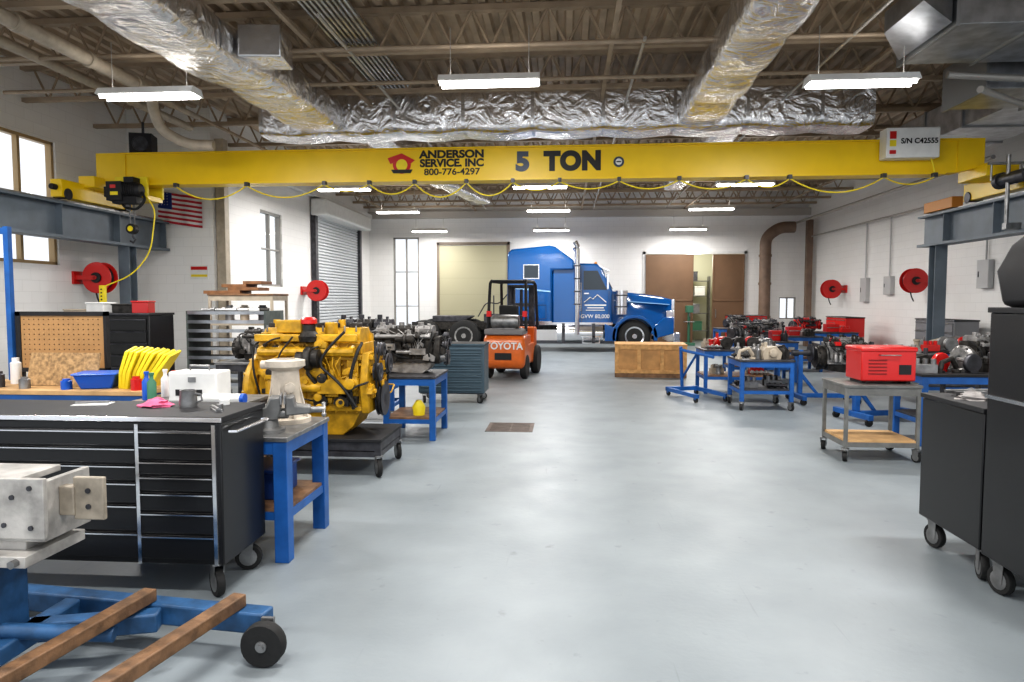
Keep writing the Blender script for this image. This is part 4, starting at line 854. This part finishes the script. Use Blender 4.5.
def parts_pile(x,y,z,seed,n=7,w=.6,d=.5,kinds=(0,1,2,3,4,5,6)):
    rn=random.Random(seed)
    for i in range(n):
        k=rn.choice(kinds); m=rn.choice((ALU,ALU,GREASE,STEEL,STEEL,DSTEEL,RED,BEIGE)); g=G(m)
        if k==0: r=rn.uniform(.05,.1); g.lathe((0,0,0),[(r*.5,0),(r,0),(r,.03),(r*.7,.04),(r*.65,.12),(r*.9,.13),(r*.9,.16),(r*.3,.16),(r*.3,.02)],'z',18); nm,lb,ct_='machined_hub','round machined metal hub on a work table','machine part'
        elif k==1:
            g.box(-.12,.12,-.06,.06,0,.1)
            for q in range(3): g.cyl((-.08+q*.08,0,.1),(-.08+q*.08,0,.16),.03)
            nm,lb,ct_='cylinder_casting','cast engine part with three bores on a work table','engine part'
        elif k==2:
            g.cyl((-.15,0,.04),(.15,0,.04),.022); [g.lathe((-.12+q*.08,0,.04),[(.04,0),(.04,.03)],'x',14) for q in range(4)]; nm,lb,ct_='camshaft','metal shaft with lobes lying on a work table','shaft'
        elif k==3: g.tube([(-.1,0,.03),(-.08,0,.12),(.05,.02,.16),(.12,.03,.05)],.03,10); g.lathe((.12,.03,0),[(.05,0),(.05,.03)],'z',14); g.lathe((-.1,0,0),[(.05,0),(.05,.03)],'z',14); nm,lb,ct_='elbow_casting','bent cast pipe elbow on a work table','pipe part'
        elif k==4:
            g.prism([(-.14,0),(.12,0),(.14,.1),(.05,.2),(-.1,.18),(-.15,.1)],'y',-.09,.09); g.lathe((.0,-.09,.1),[(.03,-.05),(.065,-.04),(.065,0)],'y',16); g.cyl((-.08,0,.16),(-.08,0,.26),.025); nm,lb,ct_='transfer_case','cast gearbox housing with a round flange on a table','gearbox'
        elif k==5:
            g.lathe((0,0,.11),[(.035,-.03),(.1,-.03),(.11,-.015),(.11,.015),(.1,.03),(.035,.03)],'y',22); g.box(-.05,.05,-.05,.05,0,.02); nm,lb,ct_='toothed_gear','round metal gear standing upright on a table','gear'
        else:
            g.lathe((0,0,0),[(.04,0),(.045,.01),(.045,.14),(.02,.17),(.02,.22)],'z',14); nm,lb,ct_='fluid_bottle','small workshop fluid bottle on a work table','bottle'
        c=max(1,math.ceil(n/3)); gx=((i%c)/(max(c-1,1))-.5)*w*.7; gy=(i//c-1)*d*.28
        solo(nm,lb,ct_,g,(x+gx,y+gy,z),rn.uniform(-.4,.4),.003)
LOW=(0,1,2)
table('work_table','blue steel work table on casters covered with engine parts',(3.0,10.75,0),0,.78,.8,.76,t=.06,shelf=.3,tm=DSTEEL,cas=.05,sm=DSTEEL,group='blue work tables')
parts_pile(3.0,10.75,.76,11,12,.8,.78); parts_pile(3.0,10.75,.32,12,6,.6,.6,LOW)
table('work_table','blue steel work table loaded with parts',(3.1,12.6,0),0,1.3,.8,.78,t=.06,shelf=.3,tm=DSTEEL,sm=WOOD,group='blue work tables')
parts_pile(3.1,12.6,.78,13,15,1.3,.75); parts_pile(3.1,12.6,.32,14,6,1.0,.5,LOW)
def stand(x,y,rot,lab):
    T=top('engine_stand',lab,'engine stand',(x,y,0),rot,group='blue engine stands')
    g=G(BLUE); g.box(-.45,-.38,-.4,.4,.08,.15); g.box(-.45,.5,-.03,.03,.08,.15); g.box(.42,.5,-.25,.25,.08,.15); g.box(-.4,-.33,-.04,.04,.15,.85); g.prism([(-.34,.4),(-.1,.12),(-.05,.12),(-.33,.48)],'y',-.02,.02); part(T,'stand_frame',g,.005)
    g=G(DSTEEL); g.cyl((-.5,0,.8),(-.2,0,.8),.05); g.lathe((-.22,0,.8),[(.15,0),(.15,.02)],'x',18); part(T,'rotating_head',g)
    for a,b in ((-.42,-.36),(-.42,.36),(.46,-.22),(.46,.22)):
        g=G(RUB); g.lathe((a,b,.05),[(.05,-.015),(.05,.015)],'y',16); g.mat(DSTEEL); g.box(a-.02,a+.02,b-.02,b+.02,.05,.09); part(T,'caster',g)
    return T
MM=(ALU,ALU,STEEL,GREASE,RED)
stand(4.15,11.3,0,'blue engine stand carrying a small engine'); engine('small_engine','bare aluminium engine mounted on a blue stand',(4.45,11.3,.5),0,.6,.55,.6,ALU,GREASE,fit=26,seed=3,mats=MM,fs=.8)
stand(4.3,9.6,.2,'blue engine stand carrying a small engine'); engine('small_engine','greasy engine with round flywheel on a stand',(4.5,9.6,.5),math.radians(180),.55,.5,.55,STEEL,ALU,fit=24,seed=4,mats=MM,fs=.8)
T=top('shop_hoist','blue folding engine hoist on casters','engine hoist',(2.2,11.6,0),math.radians(20))
g=G(BLUE); g.box(-.3,-.24,-.5,.5,.08,.14); g.box(.24,.3,-.5,.5,.08,.14); g.box(-.3,.3,.42,.5,.08,.15); g.tube([(0,.46,.1),(-.1,.35,.85)],.03,8); g.tube([(-.1,.36,.8),(.1,-.35,.72)],.025,8); g.tube([(0,.46,.3),(.0,.0,.75)],.02,8); part(T,'hoist_frame',g)
for a in (-.27,.27):
    for b in (-.45,.45): g=G(RUB); g.lathe((a,b,.05),[(.05,-.015),(.05,.015)],'x',14); g.mat(BLUE); g.box(a-.02,a+.02,b-.02,b+.02,.05,.09); part(T,'caster',g)
table('workbench','long dark workbench along the block wall',(6.6,11.4,0),0,2.2,.8,.85,lm=BLUE,tm=BLACKM,shelf=.3,t=.07,sm=DSTEEL); parts_pile(6.5,11.4,.85,21,18,2.2,.75)
table('workbench','blue workbench with dark top behind the cart',(4.75,8.3,0),0,1.5,.7,.82,lm=BLUE,tm=BLACKM,shelf=.3,t=.07,sm=DSTEEL); parts_pile(4.5,8.3,.82,22,12,1.1,.6); parts_pile(4.7,8.3,.32,23,6,1.0,.3,LOW)
engine('small_engine','dark engine on a steel cart',(5.75,9.7,.62),.3,.75,.55,.6,GREASE,ALU,fit=24,seed=5,mats=MM,fs=.8)
table('engine_cart','dark steel cart under an engine',(5.75,9.7,0),.3,1.0,.6,.62,lm=DSTEEL,tm=DSTEEL,shelf=.3,sm=None,t=.05,cas=.05,cat='cart')
T=top('bench_machine','black benchtop machine on the blue workbench','machine',(5.2,8.3,.82))
g=G(BLACKM); g.box(-.2,.2,-.2,.2,0,.22); g.prism([(-.2,.22),(.2,.22),(.15,.36),(-.15,.36)],'y',-.15,.15); part(T,'housing',g,.02)
for xx,rr in ((-.1,.05),(.1,.03)): g=G(STEEL); g.cyl((xx,-.22,.12),(xx,-.2,.12),rr); part(T,'dial',g)
for i,(x,y) in enumerate(((5.0,16.5),(6.6,18.5),(5.4,20.8),(4.0,14.4))):
    T=table('work_table','blue work table with machine parts',(x,y,0),0,1.8 if i<3 else 1.3,.8,.82,t=.06,shelf=.3,tm=DSTEEL,sm=WOOD,group='blue work tables')
    engine('small_engine','small engine on a rear work table',(x-.3,y,.82),.2*i,.55,.42,.4,(ALU,RED,ALU,STEEL)[i],DSTEEL,seed=6+i,mats=MM,fs=.8)
    parts_pile(x+.05,y-.1,.82,40+i,4,1.6 if i<3 else 1.1,.6,(0,1,3,6))
    g=G(RED); g.box(-.16,.16,-.13,.13,0,.2); g.mat(STEEL); g.box(-.15,.15,-.14,-.13,.1,.12); g.tube([(-.08,0,.2),(-.08,0,.24),(.08,0,.24),(.08,0,.2)],.008); solo('red_toolbox','small red toolbox on a rear work table','tool box',g,(x+.4,y+.1,.82),bevel=.01,group='small red toolboxes')
toolcab('tool_cabinet','red tool cabinet near the back wall',(6.3,24.4,0),0,1.3,.5,.12,1.1,[(.5,[1]*5),(.5,[1]*5)],RED,cr=.05,trim=STEEL,posts=False)
toolcab('tool_cabinet','red tool cabinet standing by the side wall',(7.9,20.0,0),math.radians(-90),1.4,.5,.12,1.15,[(.5,[1]*5),(.5,[1]*5)],RED,cr=.05,trim=STEEL,posts=False)
toolcab('tool_cabinet','grey cabinet standing by the block wall',(8.4,15.8,0),math.radians(-90),1.6,.5,.12,1.2,[(.5,[1]*5),(.5,[1]*5)],M('cab_grey',(.2,.2,.21),.4),cr=.05,trim=STEEL,posts=False)
T=top('storage_shelf','metal shelf seen through the open brown doors','shelf',(5.1,28.2,0))
for z in (.4,1.1,1.8,2.4): g=G(STEEL); g.box(-.7,.7,-.25,.25,z,z+.03); part(T,'shelf_board',g)
for a in (-.68,.68): g=G(STEEL); g.box(a-.02,a+.02,-.25,.25,0,2.6); part(T,'post',g)
for i,(x,z,c) in enumerate(((4.7,.43,WOOD),(5.2,1.13,GALV),(5.3,.43,GREEN),(4.9,1.83,BEIGE),(5.4,1.83,WHITE),(4.7,1.13,PLY),(5.1,2.43,DSTEEL))):
    g=G(c); g.box(-.2,.2,-.2,.2,0,.35); g.box(-.21,.21,-.21,.21,.33,.37); solo('storage_box','storage box on the metal shelf','box',g,(x,28.2,z),bevel=.01,group='boxes on the metal shelf')
g=G(GREEN); g.box(-.2,.2,-.2,.2,0,.1); g.cyl((0,0,.1),(0,0,1.3),.05); g.box(-.12,.12,-.22,.12,1.2,1.45); g.mat(STEEL); g.cyl((0,-.15,1.3),(0,-.15,1.05),.025); g.box(-.18,.18,-.25,.1,.85,.88); solo('drill_press','green pedestal drill press by the brown doors','drill press',g,(4.5,25.3,0),bevel=.01)
T=top('floor_drain','square rusty steel floor drain grate','drain',(-.7,8.75,0))
g=G(M('drain_rust',(.16,.12,.1),.6,.3,n=.4))
for i in range(12): g.box(-.27,.27,-.27+i*.048,-.245+i*.048,0,.004)
for x in (-.27,0,.25): g.box(x,x+.02,-.27,.29,0,.003)
part(T,'grate',g); g=G(M('drain_rust')); g.box(-.3,.3,-.3,-.27,0,.005); g.box(-.3,.3,.29,.32,0,.005); g.box(-.3,-.27,-.3,.32,0,.005); g.box(.27,.3,-.3,.32,0,.005); g.mat(RBLACK); g.box(-.27,.27,-.27,.29,0,.0015); part(T,'grate_frame',g)
for i,(y,z,h) in enumerate(((15.2,1.9,.6),(19.5,1.8,.5),(21,1.6,.7))):
    g=G(M('panel_grey',(.5,.5,.5),.4)); g.box(-.12,-.002,-.2,.2,0,h); g.cyl((-.05,0,h),(-.05,0,h+1.6),.02); g.mat(DSTEEL); g.box(-.13,-.12,.12,.15,h*.4,h*.6); solo('electrical_box','grey electrical box with conduit on the block wall','electrical box',g,(XR,y,z),bevel=.005,group='wall electrical boxes')
g=G(WHITE); g.box(-.2,.2,-.02,0,0,.3); g.mat(RED); g.box(-.18,.18,-.025,-.02,.2,.27); g.mat(BYEL); g.box(-.18,.18,-.025,-.02,.05,.1); solo('wall_sign','small white safety sign with red and yellow bands','sign',g,(-7.85,YS,2.1))

# ================= LIGHT / WORLD / CAMERA =================
w=bpy.data.worlds.new('world'); SC.world=w; w.use_nodes=True
b=w.node_tree.nodes['Background']; b.inputs[0].default_value=(.9,.94,1,1); b.inputs[1].default_value=1.15
ld=bpy.data.lights.new('alcove_fill','POINT'); ld.energy=90; ld.shadow_soft_size=.3; ld.color=(1,.97,.88); lo=link(bpy.data.objects.new('alcove_fill',ld)); lo.location=(5,27.3,3.2)  # added fill to brighten the space behind the brown doors, no fixture there
cd=bpy.data.cameras.new('camera'); cam=link(bpy.data.objects.new('camera',cd)); cam.location=(0,0,1.65)
cam.rotation_euler=(math.radians(90-3.43),0,math.radians(4.44)); cd.lens=24; cd.sensor_width=36; cd.clip_end=200
SC.camera=cam
SC.view_settings.view_transform='Standard'
try: SC.view_settings.look='Medium High Contrast'
except Exception: pass
SC.view_settings.exposure=0.08
